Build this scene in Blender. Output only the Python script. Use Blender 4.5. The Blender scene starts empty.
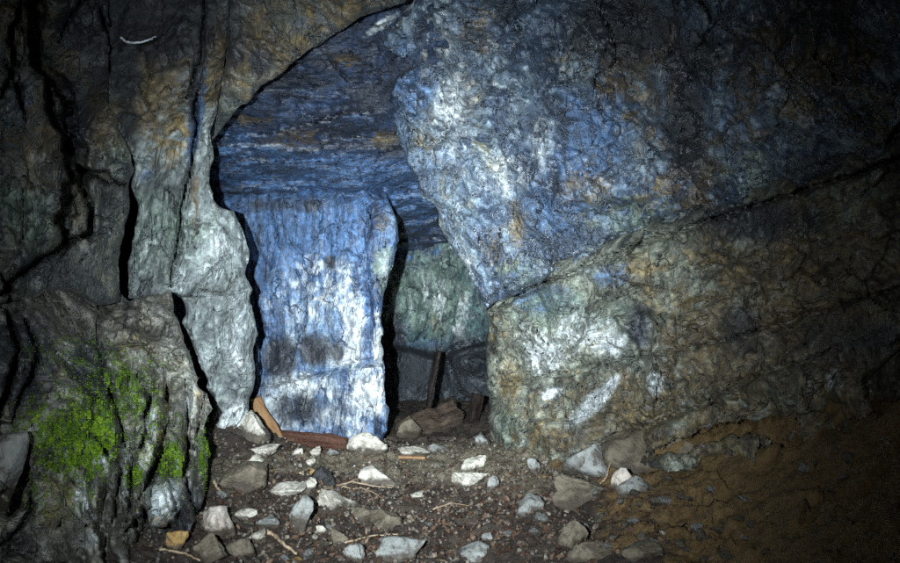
import bpy, bmesh, math, random
import numpy as np
from mathutils import Vector, Matrix, Euler

random.seed(11)
rng = np.random.default_rng(11)
sc = bpy.context.scene
col = sc.collection

# ------------------------------------------------------------------ camera model (a 28 mm lens, 1.2 m above the cave floor)
FP, CX, CY, H = 700.0, 450.0, 281.5, 1.2
def P(px, py, Y):
    return np.stack([(px - CX) / FP * Y, Y + 0 * px, H - (py - CY) / FP * Y], -1)

# ------------------------------------------------------------------ numpy noise
def _hash(ix, iy, iz, seed):
    h = (ix.astype(np.int64) * 374761393 + iy.astype(np.int64) * 668265263 + iz.astype(np.int64) * 2147483647 + seed * 974634777) & 0xFFFFFFFF
    h = ((h ^ (h >> 13)) * 1274126177) & 0xFFFFFFFF
    h = ((h ^ (h >> 16)) * 2246822519) & 0xFFFFFFFF
    return (h ^ (h >> 15)) & 0xFFFFFFFF
_G = rng.normal(size=(256, 3)); _G /= np.linalg.norm(_G, axis=1)[:, None]
def perlin(p, seed=0):
    i = np.floor(p).astype(np.int64); f = p - i
    w = f * f * f * (f * (f * 6 - 15) + 10)
    out = np.zeros(len(p))
    for dx in (0, 1):
        for dy in (0, 1):
            for dz in (0, 1):
                g = _G[_hash(i[:, 0] + dx, i[:, 1] + dy, i[:, 2] + dz, seed) & 255]
                d = g[:, 0] * (f[:, 0] - dx) + g[:, 1] * (f[:, 1] - dy) + g[:, 2] * (f[:, 2] - dz)
                out += d * (w[:, 0] if dx else 1 - w[:, 0]) * (w[:, 1] if dy else 1 - w[:, 1]) * (w[:, 2] if dz else 1 - w[:, 2])
    return out * 1.6
def fbm(p, octv=4, seed=0, gain=0.5):
    a, s, t = 1.0, 0.0, 0.0
    for k in range(octv):
        s = s + a * perlin(p * 2.03 ** k, seed + k * 17); t += a; a *= gain
    return s / t
def ridged(p, octv=4, seed=0):
    a, s, t = 1.0, 0.0, 0.0
    for k in range(octv):
        s = s + a * (1 - 2 * np.abs(perlin(p * 2.1 ** k, seed + k * 31))); t += a; a *= 0.5
    return s / t
def facet(p, seed=0, tilt=1.0):
    """broken-block relief: every Voronoi cell is a tilted plane of its own"""
    p = p + 0.25 * np.stack([perlin(p * 1.7, seed + 5), perlin(p * 1.7, seed + 6), perlin(p * 1.7, seed + 7)], -1)
    i = np.floor(p).astype(np.int64)
    best = np.full(len(p), 1e9); val = np.zeros(len(p))
    for dx in (-1, 0, 1):
        for dy in (-1, 0, 1):
            for dz in (-1, 0, 1):
                c = i + np.array([dx, dy, dz])
                h = _hash(c[:, 0], c[:, 1], c[:, 2], seed)
                off = np.stack([(h & 1023) / 1023, ((h >> 10) & 1023) / 1023, ((h >> 20) & 1023) / 1023], -1)
                r = p - (c + off); d = (r * r).sum(1)
                g = _G[_hash(c[:, 0], c[:, 1], c[:, 2], seed + 99) & 255]
                v = ((h >> 7) & 1023) / 511.5 - 1 + tilt * (g * r).sum(1) * 1.6
                m = d < best; best[m] = d[m]; val[m] = v[m]
    return val * 0.5
def sstep(a, b, x):
    t = np.clip((x - a) / (b - a), 0, 1); return t * t * (3 - 2 * t)

class TPS:
    """thin plate spline through control points"""
    def __init__(s, xy, v, lam=1e-3):
        s.c = np.asarray(xy, float); s.k = 0.01 if np.abs(s.c).max() > 50 else 1.0
        s.c = s.c * s.k; n = len(v)
        A = np.zeros((n + 3, n + 3)); A[:n, :n] = s.U(s.c, s.c) + lam * np.eye(n)
        A[:n, n] = 1; A[:n, n + 1:] = s.c; A[n, :n] = 1; A[n + 1:, :n] = s.c.T
        s.w = np.linalg.solve(A, np.concatenate([np.asarray(v, float), np.zeros(3)]))
    def U(s, a, b):
        d2 = ((a[:, None] - b[None]) ** 2).sum(-1) + 1e-12
        return 0.5 * d2 * np.log(d2)
    def __call__(s, xy):
        q = np.asarray(xy, float) * s.k; n = len(s.c)
        return s.U(q, s.c) @ s.w[:n] + s.w[n] + q @ s.w[n + 1:]

def densify(poly, step, closed=True):
    poly = np.asarray(poly, float); out = []
    n = len(poly)
    for i in range(n if closed else n - 1):
        a, b = poly[i], poly[(i + 1) % n]; k = max(1, int(np.hypot(*(b - a)) / step))
        for t in range(k): out.append(a + (b - a) * t / k)
    if not closed: out.append(poly[-1])
    return np.array(out)
def jag(pts, amp, seed):
    """broken outline: small wander plus chips that step in and out"""
    q = np.concatenate([pts, np.full((len(pts), 1), 3.7)], 1)
    n1 = fbm(q * 0.06, 4, seed, 0.75); n2 = fbm(q * 0.06, 4, seed + 50, 0.75)
    rr = np.random.default_rng(seed + 7); chip = np.zeros((len(pts), 2)); i = 0
    while i < len(pts):
        k = int(rr.integers(1, 7)); chip[i:i + k] = rr.uniform(-1, 1, 2); i += k
    return pts + amp * (np.stack([n1, n2], -1) * 1.3 + chip * 0.75)
def seg_dist(q, pts, closed):
    """distance from each q to a polyline, and the nearest point"""
    best = np.full(len(q), 1e18); near = np.zeros_like(q)
    n = len(pts)
    for i in range(n if closed else n - 1):
        a, b = pts[i], pts[(i + 1) % n]; ab = b - a; L = ab @ ab + 1e-12
        t = np.clip(((q - a) @ ab) / L, 0, 1); c = a + t[:, None] * ab
        d = ((q - c) ** 2).sum(1); m = d < best; best[m] = d[m]; near[m] = c[m]
    return np.sqrt(best), near
def in_poly(q, pts):
    x, y = q[:, 0], q[:, 1]; r = np.zeros(len(q), bool); n = len(pts); j = n - 1
    for i in range(n):
        xi, yi, xj, yj = *pts[i], *pts[j]
        c = ((yi > y) != (yj > y)) & (x < (xj - xi) * (y - yi) / (yj - yi + 1e-12) + xi); r ^= c; j = i
    return r

# ------------------------------------------------------------------ object helpers
def mesh_obj(name, verts, faces, mat, parent=None, smooth=True):
    me = bpy.data.meshes.new(name)
    if isinstance(faces, np.ndarray):
        nf, k = faces.shape
        me.vertices.add(len(verts)); me.vertices.foreach_set('co', np.asarray(verts, np.float32).ravel())
        me.loops.add(nf * k); me.loops.foreach_set('vertex_index', faces.astype(np.int32).ravel())
        me.polygons.add(nf); me.polygons.foreach_set('loop_start', np.arange(0, nf * k, k, dtype=np.int32))
        me.update(calc_edges=True); me.validate()
    else:
        me.from_pydata([tuple(v) for v in verts], [], faces); me.update()
    if smooth: me.polygons.foreach_set('use_smooth', np.ones(len(me.polygons), bool))
    me.materials.append(mat)
    o = bpy.data.objects.new(name, me); col.objects.link(o)
    if parent: o.parent = parent
    return o
def tag(o, label=None, cat=None, group=None, kind=None):
    if label: o['label'] = label
    if cat: o['category'] = cat
    if group: o['group'] = group
    if kind: o['kind'] = kind
    return o
def add_attr(o, name, vals):
    a = o.data.attributes.new(name, 'FLOAT_COLOR', 'POINT')
    v = np.ones((len(o.data.vertices), 4), np.float32); v[:, :vals.shape[1]] = vals
    a.data.foreach_set('color', v.ravel())

# ------------------------------------------------------------------ materials
class NT:
    def __init__(s, name):
        s.m = bpy.data.materials.new(name); s.m.use_nodes = True; s.t = s.m.node_tree; s.t.nodes.clear()
        s.out = s.t.nodes.new('ShaderNodeOutputMaterial'); s.b = s.t.nodes.new('ShaderNodeBsdfPrincipled')
        s.t.links.new(s.b.outputs[0], s.out.inputs[0])
        s.co = s.t.nodes.new('ShaderNodeTexCoord').outputs['Object']
    def N(s, typ, **kw):
        n = s.t.nodes.new(typ)
        for k, v in kw.items():
            if k.startswith('i_'):
                key = k[2:]; key = int(key) if key.isdigit() else key
                s.set(n.inputs[key], v)
            else: setattr(n, k, v)
        return n
    def set(s, inp, v):
        if isinstance(v, bpy.types.NodeSocket): s.t.links.new(v, inp)
        else: inp.default_value = v
    def noise(s, vec, scale, detail=6, rough=0.6, dist=0.0, lac=2.0):
        n = s.N('ShaderNodeTexNoise'); s.set(n.inputs['Vector'], vec)
        n.inputs['Scale'].default_value = scale; n.inputs['Detail'].default_value = detail
        n.inputs['Roughness'].default_value = rough; n.inputs['Distortion'].default_value = dist
        return n.outputs['Fac']
    def mapping(s, vec, rot=(0, 0, 0), scale=(1, 1, 1), loc=(0, 0, 0)):
        n = s.N('ShaderNodeMapping', vector_type='TEXTURE'); s.set(n.inputs['Vector'], vec)
        n.inputs['Rotation'].default_value = [math.radians(a) for a in rot]
        n.inputs['Scale'].default_value = [1.0 / k for k in scale]; n.inputs['Location'].default_value = loc
        return n.outputs[0]
    def math(s, op, a, b=0.0, c=0.0, clamp=False):
        n = s.N('ShaderNodeMath', operation=op, use_clamp=clamp)
        for i, v in enumerate((a, b, c)): s.set(n.inputs[i], v)
        return n.outputs[0]
    def rng(s, x, a, b, lo=0.0, hi=1.0):
        n = s.N('ShaderNodeMapRange', interpolation_type='SMOOTHSTEP')
        s.set(n.inputs[0], x)
        for i, v in enumerate((a, b, lo, hi)): s.set(n.inputs[i + 1], v)
        return n.outputs[0]
    def mix(s, f, a, b, mode='MIX'):
        n = s.N('ShaderNodeMix', data_type='RGBA', blend_type=mode)
        s.set(n.inputs[0], f)
        for i, v in ((6, a), (7, b)):
            s.set(n.inputs[i], v if isinstance(v, bpy.types.NodeSocket) else (*v, 1.0))
        return n.outputs[2]
    def ramp(s, f, stops):
        n = s.N('ShaderNodeValToRGB'); s.set(n.inputs[0], f)
        while len(n.color_ramp.elements) < len(stops): n.color_ramp.elements.new(0.5)
        for e, (p, c) in zip(n.color_ramp.elements, stops): e.position = p; e.color = (*c, 1)
        return n.outputs[0]
    def bump(s, h, strength, dist, prev=None):
        n = s.N('ShaderNodeBump'); n.inputs['Strength'].default_value = strength; n.inputs['Distance'].default_value = dist
        s.set(n.inputs['Height'], h)
        if prev is not None: s.set(n.inputs['Normal'], prev)
        return n.outputs[0]

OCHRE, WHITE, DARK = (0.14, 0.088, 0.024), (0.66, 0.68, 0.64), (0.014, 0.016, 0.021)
BLUE, GREEN, BROWN = (0.019, 0.064, 0.185), (0.13, 0.20, 0.13), (0.068, 0.044, 0.016)
def rock_mat(name, stops, rot=(0, 0, 0), stretch=(1, 1, 1), streak=0.5, wet=0.5, fine=1.0, masks=True, vein=0.6, crackle=0.5, green=None):
    GREEN = green or ((0.085, 0.13, 0.10), (0.19, 0.235, 0.18))
    s = NT(name); c = s.co
    gr = s.mapping(c, rot, stretch)                                 # the grain (bedding or runs) of this rock
    n1 = s.noise(c, 1.6, 4, 0.62, 0.6)
    n2 = s.noise(gr, 5.0, 7, 0.60, 0.4)
    n3 = s.noise(c, 26.0, 5, 0.72)
    n4 = s.noise(gr, 17.0, 5, 0.72, 0.3)
    tone = s.math('ADD', s.math('MULTIPLY', n1, 0.42), s.math('MULTIPLY', n2, 0.58))
    base = s.ramp(s.math('MULTIPLY_ADD', s.math('SUBTRACT', tone, 0.5), 1.75, 0.5), stops)
    if masks:
        A = s.N('ShaderNodeAttribute', attribute_name='tone_a'); B = s.N('ShaderNodeAttribute', attribute_name='mineral_b')
        sa = s.N('ShaderNodeSeparateColor'); s.set(sa.inputs[0], A.outputs['Color'])
        sb = s.N('ShaderNodeSeparateColor'); s.set(sb.inputs[0], B.outputs['Color'])
        jit = s.math('MULTIPLY', s.math('SUBTRACT', s.math('ADD', s.math('MULTIPLY', n2, 0.5), s.math('MULTIPLY', n4, 0.5)), 0.5), 1.9)
        jit2 = s.math('MULTIPLY', s.math('SUBTRACT', s.noise(c, 9.0, 6, 0.7, 0.8), 0.5), 2.8)
        def m(sock, j, hi=0.62):
            return s.rng(s.math('ADD', sock, s.math('MULTIPLY', j, s.math('MINIMUM', s.math('MULTIPLY', sock, 3.0), 1.0))), 0.18, hi)
        base = s.mix(s.math('MULTIPLY', m(sb.outputs[0], jit), 0.9), base, s.mix(n4, BLUE, (0.085, 0.165, 0.29)))
        base = s.mix(s.math('MULTIPLY', m(sb.outputs[1], jit2), 0.8), base, s.mix(n3, *GREEN))
        base = s.mix(s.math('MULTIPLY', m(sb.outputs[2], jit2), 0.85), base, s.mix(n3, BROWN, (0.14, 0.095, 0.038)))
        base = s.mix(s.math('MULTIPLY', m(sa.outputs[0], jit2, 0.95), 0.85), base, s.mix(n3, OCHRE, (0.28, 0.205, 0.085)))
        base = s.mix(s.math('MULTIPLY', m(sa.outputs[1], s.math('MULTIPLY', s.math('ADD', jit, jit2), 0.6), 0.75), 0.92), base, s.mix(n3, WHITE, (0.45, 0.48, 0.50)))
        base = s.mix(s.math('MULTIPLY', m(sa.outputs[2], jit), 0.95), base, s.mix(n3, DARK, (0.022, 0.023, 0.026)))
    # mineral speckle, dark runs, hair-line joints
    base = s.mix(1.0, base, s.ramp(n3, [(0.30, (0.45, 0.45, 0.45)), (0.5, (1.0, 1.0, 1.0)), (0.68, (1.9, 1.85, 1.75))]), 'MULTIPLY')
    base = s.mix(s.rng(s.noise(c, 60.0, 4, 0.7), 0.50, 0.72, 0.0, 0.7), base, (0.03, 0.028, 0.026))
    base = s.mix(s.math('MULTIPLY', s.rng(n4, 0.56, 0.40), streak), base, (0.03, 0.034, 0.045))
    vn = s.math('ABSOLUTE', s.math('SUBTRACT', s.noise(gr, 2.2, 5, 0.58, 1.4), 0.5))
    vmask = s.math('MULTIPLY', s.rng(vn, 0.0, 0.010, 1.0, 0.0), s.rng(n1, 0.56, 0.44))
    base = s.mix(s.math('MULTIPLY', vmask, vein), base, (0.02, 0.018, 0.018))
    vo = s.N('ShaderNodeTexVoronoi', feature='DISTANCE_TO_EDGE')
    wv = s.N('ShaderNodeVectorMath', operation='MULTIPLY_ADD')
    nz = s.N('ShaderNodeTexNoise'); s.set(nz.inputs['Vector'], c); nz.inputs['Scale'].default_value = 5; nz.inputs['Detail'].default_value = 5
    s.set(wv.inputs[0], nz.outputs['Color']); wv.inputs[1].default_value = (0.5, 0.5, 0.5); s.set(wv.inputs[2], gr)
    s.set(vo.inputs['Vector'], wv.outputs[0]); vo.inputs['Scale'].default_value = 2.1
    jm = s.math('MULTIPLY', s.rng(vo.outputs['Distance'], 0.0, 0.018, 1.0, 0.0), s.rng(n1, 0.48, 0.62))
    base = s.mix(s.math('MULTIPLY', jm, crackle), base, (0.02, 0.018, 0.018))
    s.set(s.b.inputs['Base Color'], base)
    patch = s.rng(s.noise(c, 3.1, 3, 0.6, 0.5), 0.44, 0.58, 0.06, 1.0)          # smooth cleavage planes next to rough grain
    rg = s.rng(n4, 0.38, 0.62, 0.20 + 0.32 * (1 - wet), 0.55 + 0.3 * (1 - wet))
    rg = s.math('MULTIPLY', rg, s.math('MULTIPLY_ADD', patch, 0.2, 0.85))
    s.set(s.b.inputs['Roughness'], rg)
    s.b.inputs['Specular IOR Level'].default_value = 0.4 + 0.5 * wet
    pw = s.math('MULTIPLY_ADD', patch, 0.65, 0.35)
    h = s.math('SUBTRACT', s.math('SUBTRACT', s.math('ADD', s.math('MULTIPLY', n2, 0.42), s.math('MULTIPLY', s.math('MULTIPLY', n4, 0.30), pw)), s.math('MULTIPLY', vmask, 0.22)), s.math('MULTIPLY', jm, 0.3))
    h = s.math('ADD', h, s.math('MULTIPLY', pw, s.math('ADD', s.math('MULTIPLY', n3, 0.22), s.math('MULTIPLY', s.noise(c, 95.0, 3, 0.7), 0.085))))
    s.set(s.b.inputs['Normal'], s.bump(h, 1.0, 0.085 * fine))
    return s.m

def simple_mat(name, stops, scale=9.0, rough=(0.5, 0.9), bump=0.02, spec=0.4, stretch=(1, 1, 1), island=False, objvar=0.0, speck=0.5, dirt=0.0):
    s = NT(name); c = s.mapping(s.co, (0, 0, 0), stretch)
    info = s.N('ShaderNodeObjectInfo').outputs['Random']
    shift = s.N('ShaderNodeVectorMath', operation='ADD'); s.set(shift.inputs[0], c)
    s.set(shift.inputs[1], s.math('MULTIPLY', info, 37.0)); c = shift.outputs[0]
    n1 = s.noise(c, scale, 10, 0.65, 0.5); n2 = s.noise(c, scale * 6, 6, 0.7)
    f = s.math('ADD', s.math('MULTIPLY', n1, 0.75), s.math('MULTIPLY', n2, 0.25))
    if island:
        k_isl = 0.7 if island is True else island
        rnd = s.N('ShaderNodeNewGeometry').outputs['Random Per Island']
        f = s.math('ADD', s.math('MULTIPLY', f, 1 - k_isl), s.math('MULTIPLY', rnd, k_isl))
    if objvar: f = s.math('ADD', f, s.math('MULTIPLY', s.math('SUBTRACT', info, 0.5), objvar))
    base = s.ramp(f, stops)
    base = s.mix(s.rng(s.noise(c, scale * 3.1, 7, 0.7), 0.5, 0.72, 0, speck), base, (0.06, 0.045, 0.03))
    if dirt: base = s.mix(s.rng(s.noise(s.co, 11.0, 6, 0.7, 0.6), 0.47, 0.60, 0, dirt), base, (0.055, 0.04, 0.027))   # soil smeared over it
    if dirt:                                                        # mud splashed up from the ground
        gz = s.N('ShaderNodeSeparateXYZ'); s.set(gz.inputs[0], s.N('ShaderNodeTexCoord').outputs['Generated'])
        base = s.mix(s.rng(s.math('ADD', gz.outputs[2], s.math('MULTIPLY', s.math('SUBTRACT', n1, 0.5), 0.9)), 0.60, 0.42, 0, 0.9), base, (0.05, 0.036, 0.025))
    s.set(s.b.inputs['Base Color'], base)
    s.set(s.b.inputs['Roughness'], s.rng(n1, 0.35, 0.65, rough[0], rough[1]))
    s.b.inputs['Specular IOR Level'].default_value = spec
    b = s.bump(n1, 0.8, bump); b = s.bump(n2, 0.8, bump * 0.3, b); s.set(s.b.inputs['Normal'], b)
    return s.m

M = {}
M['left'] = rock_mat('mossy_grey_rock', [(0.30, (0.028, 0.025, 0.018)), (0.48, (0.13, 0.12, 0.09)), (0.62, (0.30, 0.29, 0.25)), (0.75, (0.22, 0.17, 0.10))], (0, 0, 10), (1, 1, 0.45), 0.4, 0.55, green=((0.012, 0.03, 0.004), (0.075, 0.15, 0.012)))
M['upper'] = rock_mat('dark_fissured_rock', [(0.30, (0.010, 0.013, 0.012)), (0.47, (0.055, 0.058, 0.046)), (0.62, (0.13, 0.125, 0.09)), (0.75, (0.14, 0.09, 0.032))], (0, 10, 10), (1, 1, 0.5), 0.5, 0.6)
M['slab'] = rock_mat('pale_slab_rock', [(0.28, (0.045, 0.05, 0.048)), (0.44, (0.15, 0.168, 0.16)), (0.60, (0.285, 0.32, 0.31)), (0.76, (0.22, 0.20, 0.14))], (0, 10, 0), (1, 1, 0.5), 0.3, 0.25)
M['panel'] = rock_mat('blue_runny_rock', [(0.28, (0.010, 0.022, 0.054)), (0.45, (0.046, 0.096, 0.20)), (0.60, (0.145, 0.222, 0.33)), (0.76, (0.30, 0.335, 0.35))], (0, 4, 0), (1.4, 1, 0.36), 0.6, 0.45)
M['ceil'] = rock_mat('blue_slate', [(0.28, (0.003, 0.005, 0.010)), (0.46, (0.007, 0.016, 0.040)), (0.62, (0.021, 0.046, 0.105)), (0.78, (0.06, 0.065, 0.075))], (0, -8, -34), (0.35, 0.6, 2.6), 0.7, 0.55)
M['inner'] = rock_mat('green_grey_rock', [(0.30, (0.010, 0.026, 0.030)), (0.46, (0.035, 0.075, 0.075)), (0.62, (0.085, 0.14, 0.125)), (0.75, (0.11, 0.125, 0.09))], (0, 12, 0), (1.2, 1, 0.35), 0.6, 0.5)
M['hang'] = rock_mat('wet_blue_grey_rock', [(0.27, (0.010, 0.017, 0.030)), (0.44, (0.055, 0.085, 0.135)), (0.60, (0.19, 0.245, 0.285)), (0.76, (0.29, 0.245, 0.14))], (0, -14, 0), (1.2, 1, 0.6), 0.6, 0.95, 1.1)
M['ledge'] = rock_mat('ochre_grey_rock', [(0.28, (0.022, 0.02, 0.014)), (0.45, (0.11, 0.11, 0.078)), (0.61, (0.235, 0.245, 0.19)), (0.76, (0.24, 0.185, 0.09))], (0, -24, 0), (0.5, 1, 1.4), 0.45, 0.55)
M['shell'] = rock_mat('dark_cave_rock', [(0.3, (0.03, 0.028, 0.024)), (0.6, (0.12, 0.11, 0.09))], masks=False)

def soil_mat():
    s = NT('cave_soil'); c = s.co
    A = s.N('ShaderNodeAttribute', attribute_name='tone_a')
    sa = s.N('ShaderNodeSeparateColor'); s.set(sa.inputs[0], A.outputs['Color'])
    n1 = s.noise(c, 2.5, 9, 0.65); n2 = s.noise(c, 14, 9, 0.7); n3 = s.noise(c, 55, 6, 0.7)
    f = s.math('ADD', s.math('MULTIPLY', n1, 0.4), s.math('MULTIPLY', n2, 0.6))
    dark = s.ramp(f, [(0.35, (0.018, 0.012, 0.009)), (0.5, (0.05, 0.034, 0.024)), (0.68, (0.11, 0.08, 0.055))])
    tan = s.ramp(f, [(0.35, (0.08, 0.062, 0.04)), (0.5, (0.16, 0.13, 0.085)), (0.68, (0.27, 0.23, 0.16))])
    och = s.ramp(f, [(0.35, (0.065, 0.036, 0.012)), (0.5, (0.18, 0.105, 0.036)), (0.68, (0.28, 0.18, 0.075))])
    j = s.math('MULTIPLY', s.math('SUBTRACT', n2, 0.5), 1.4)
    b = s.mix(s.rng(s.math('ADD', sa.outputs[0], j), 0.25, 0.7), dark, tan)
    b = s.mix(s.rng(s.math('ADD', sa.outputs[1], j), 0.25, 0.7), b, och)
    vo = s.N('ShaderNodeTexVoronoi'); s.set(vo.inputs['Vector'], c); vo.inputs['Scale'].default_value = 46
    b = s.mix(s.rng(s.math('MULTIPLY', vo.outputs['Distance'], 1.0), 0.12, 0.22, 0.5, 0.0), b, s.ramp(n3, [(0.4, (0.05, 0.03, 0.02)), (0.6, (0.26, 0.21, 0.15))]))
    s.set(s.b.inputs['Base Color'], b)
    s.set(s.b.inputs['Roughness'], s.rng(n2, 0.35, 0.65, 0.42, 0.9)); s.b.inputs['Specular IOR Level'].default_value = 0.45
    bb = s.bump(n2, 1.0, 0.05); bb = s.bump(n3, 0.9, 0.016, bb); bb = s.bump(s.noise(c, 160, 4, 0.7), 0.8, 0.005, bb)
    s.set(s.b.inputs['Normal'], bb)
    return s.m
M['soil'] = soil_mat()
M['white'] = simple_mat('pale_limestone', [(0.3, (0.20, 0.18, 0.145)), (0.5, (0.54, 0.49, 0.40)), (0.7, (0.70, 0.65, 0.55))], 7, (0.5, 0.85), 0.035, 0.4, speck=0.55, dirt=0.5)
M['grey'] = simple_mat('grey_stone', [(0.3, (0.10, 0.10, 0.09)), (0.5, (0.24, 0.24, 0.22)), (0.7, (0.36, 0.35, 0.32))], 7, (0.45, 0.85), 0.035, 0.4, dirt=0.8)
M['brown'] = simple_mat('brown_stone', [(0.3, (0.05, 0.038, 0.026)), (0.5, (0.13, 0.105, 0.07)), (0.7, (0.22, 0.18, 0.13))], 7, (0.4, 0.85), 0.035, 0.4, dirt=0.8)
M['ochre'] = simple_mat('ochre_stone', [(0.3, (0.18, 0.09, 0.02)), (0.5, (0.34, 0.20, 0.06)), (0.7, (0.44, 0.31, 0.13))], 7, (0.4, 0.8), 0.03, 0.4, dirt=0.8)
M['pink'] = simple_mat('pinkish_stone', [(0.3, (0.28, 0.21, 0.17)), (0.5, (0.50, 0.41, 0.34)), (0.7, (0.66, 0.60, 0.53))], 7, (0.5, 0.85), 0.03, 0.4, dirt=0.5)
M['black'] = simple_mat('charred_lump', [(0.3, (0.006, 0.006, 0.007)), (0.7, (0.03, 0.028, 0.026))], 12, (0.3, 0.7), 0.03, 0.5)
M['gravel'] = simple_mat('mixed_gravel', [(0.15, (0.025, 0.018, 0.013)), (0.4, (0.07, 0.052, 0.038)), (0.65, (0.115, 0.092, 0.07)), (0.84, (0.19, 0.165, 0.13)), (0.97, (0.36, 0.33, 0.28))], 20, (0.4, 0.85), 0.008, 0.45, island=True)
M['litter'] = simple_mat('leaf_litter', [(0.1, (0.022, 0.012, 0.008)), (0.4, (0.055, 0.027, 0.016)), (0.66, (0.095, 0.05, 0.028)), (0.85, (0.16, 0.105, 0.065)), (0.97, (0.36, 0.31, 0.22))], 20, (0.3, 0.7), 0.004, 0.5, island=True)
M['moss'] = simple_mat('green_moss', [(0.24, (0.045, 0.034, 0.008)), (0.33, (0.012, 0.026, 0.004)), (0.45, (0.045, 0.10, 0.006)), (0.56, (0.13, 0.215, 0.010)), (0.68, (0.25, 0.34, 0.03))], 14, (0.6, 0.9), 0.002, 0.15, island=0.22, speck=0.1)
M['wood'] = simple_mat('weathered_plank', [(0.3, (0.13, 0.06, 0.025)), (0.5, (0.30, 0.16, 0.07)), (0.7, (0.42, 0.26, 0.13))], 5, (0.4, 0.75), 0.02, 0.4, (6, 6, 0.5))
M['rot'] = simple_mat('rotten_timber', [(0.3, (0.022, 0.009, 0.006)), (0.5, (0.08, 0.028, 0.014)), (0.7, (0.17, 0.065, 0.03))], 6, (0.35, 0.7), 0.035, 0.45, (5, 5, 0.6))
M['log'] = simple_mat('brown_log', [(0.3, (0.018, 0.012, 0.009)), (0.5, (0.07, 0.045, 0.03)), (0.7, (0.13, 0.09, 0.06))], 5, (0.4, 0.8), 0.05, 0.4, (5, 5, 0.8))
M['wet_board'] = simple_mat('wet_dark_board', [(0.3, (0.006, 0.004, 0.003)), (0.5, (0.016, 0.010, 0.008)), (0.7, (0.034, 0.02, 0.015))], 6, (0.35, 0.7), 0.03, 0.4, (5, 5, 0.6))
M['twig'] = simple_mat('pale_twig', [(0.3, (0.18, 0.11, 0.06)), (0.5, (0.34, 0.24, 0.15)), (0.7, (0.48, 0.38, 0.26))], 10, (0.4, 0.7), 0.006, 0.4)
M['strip'] = simple_mat('wet_pale_strip', [(0.3, (0.3, 0.32, 0.36)), (0.7, (0.6, 0.62, 0.66))], 20, (0.15, 0.4), 0.004, 0.6, speck=0.2)

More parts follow.
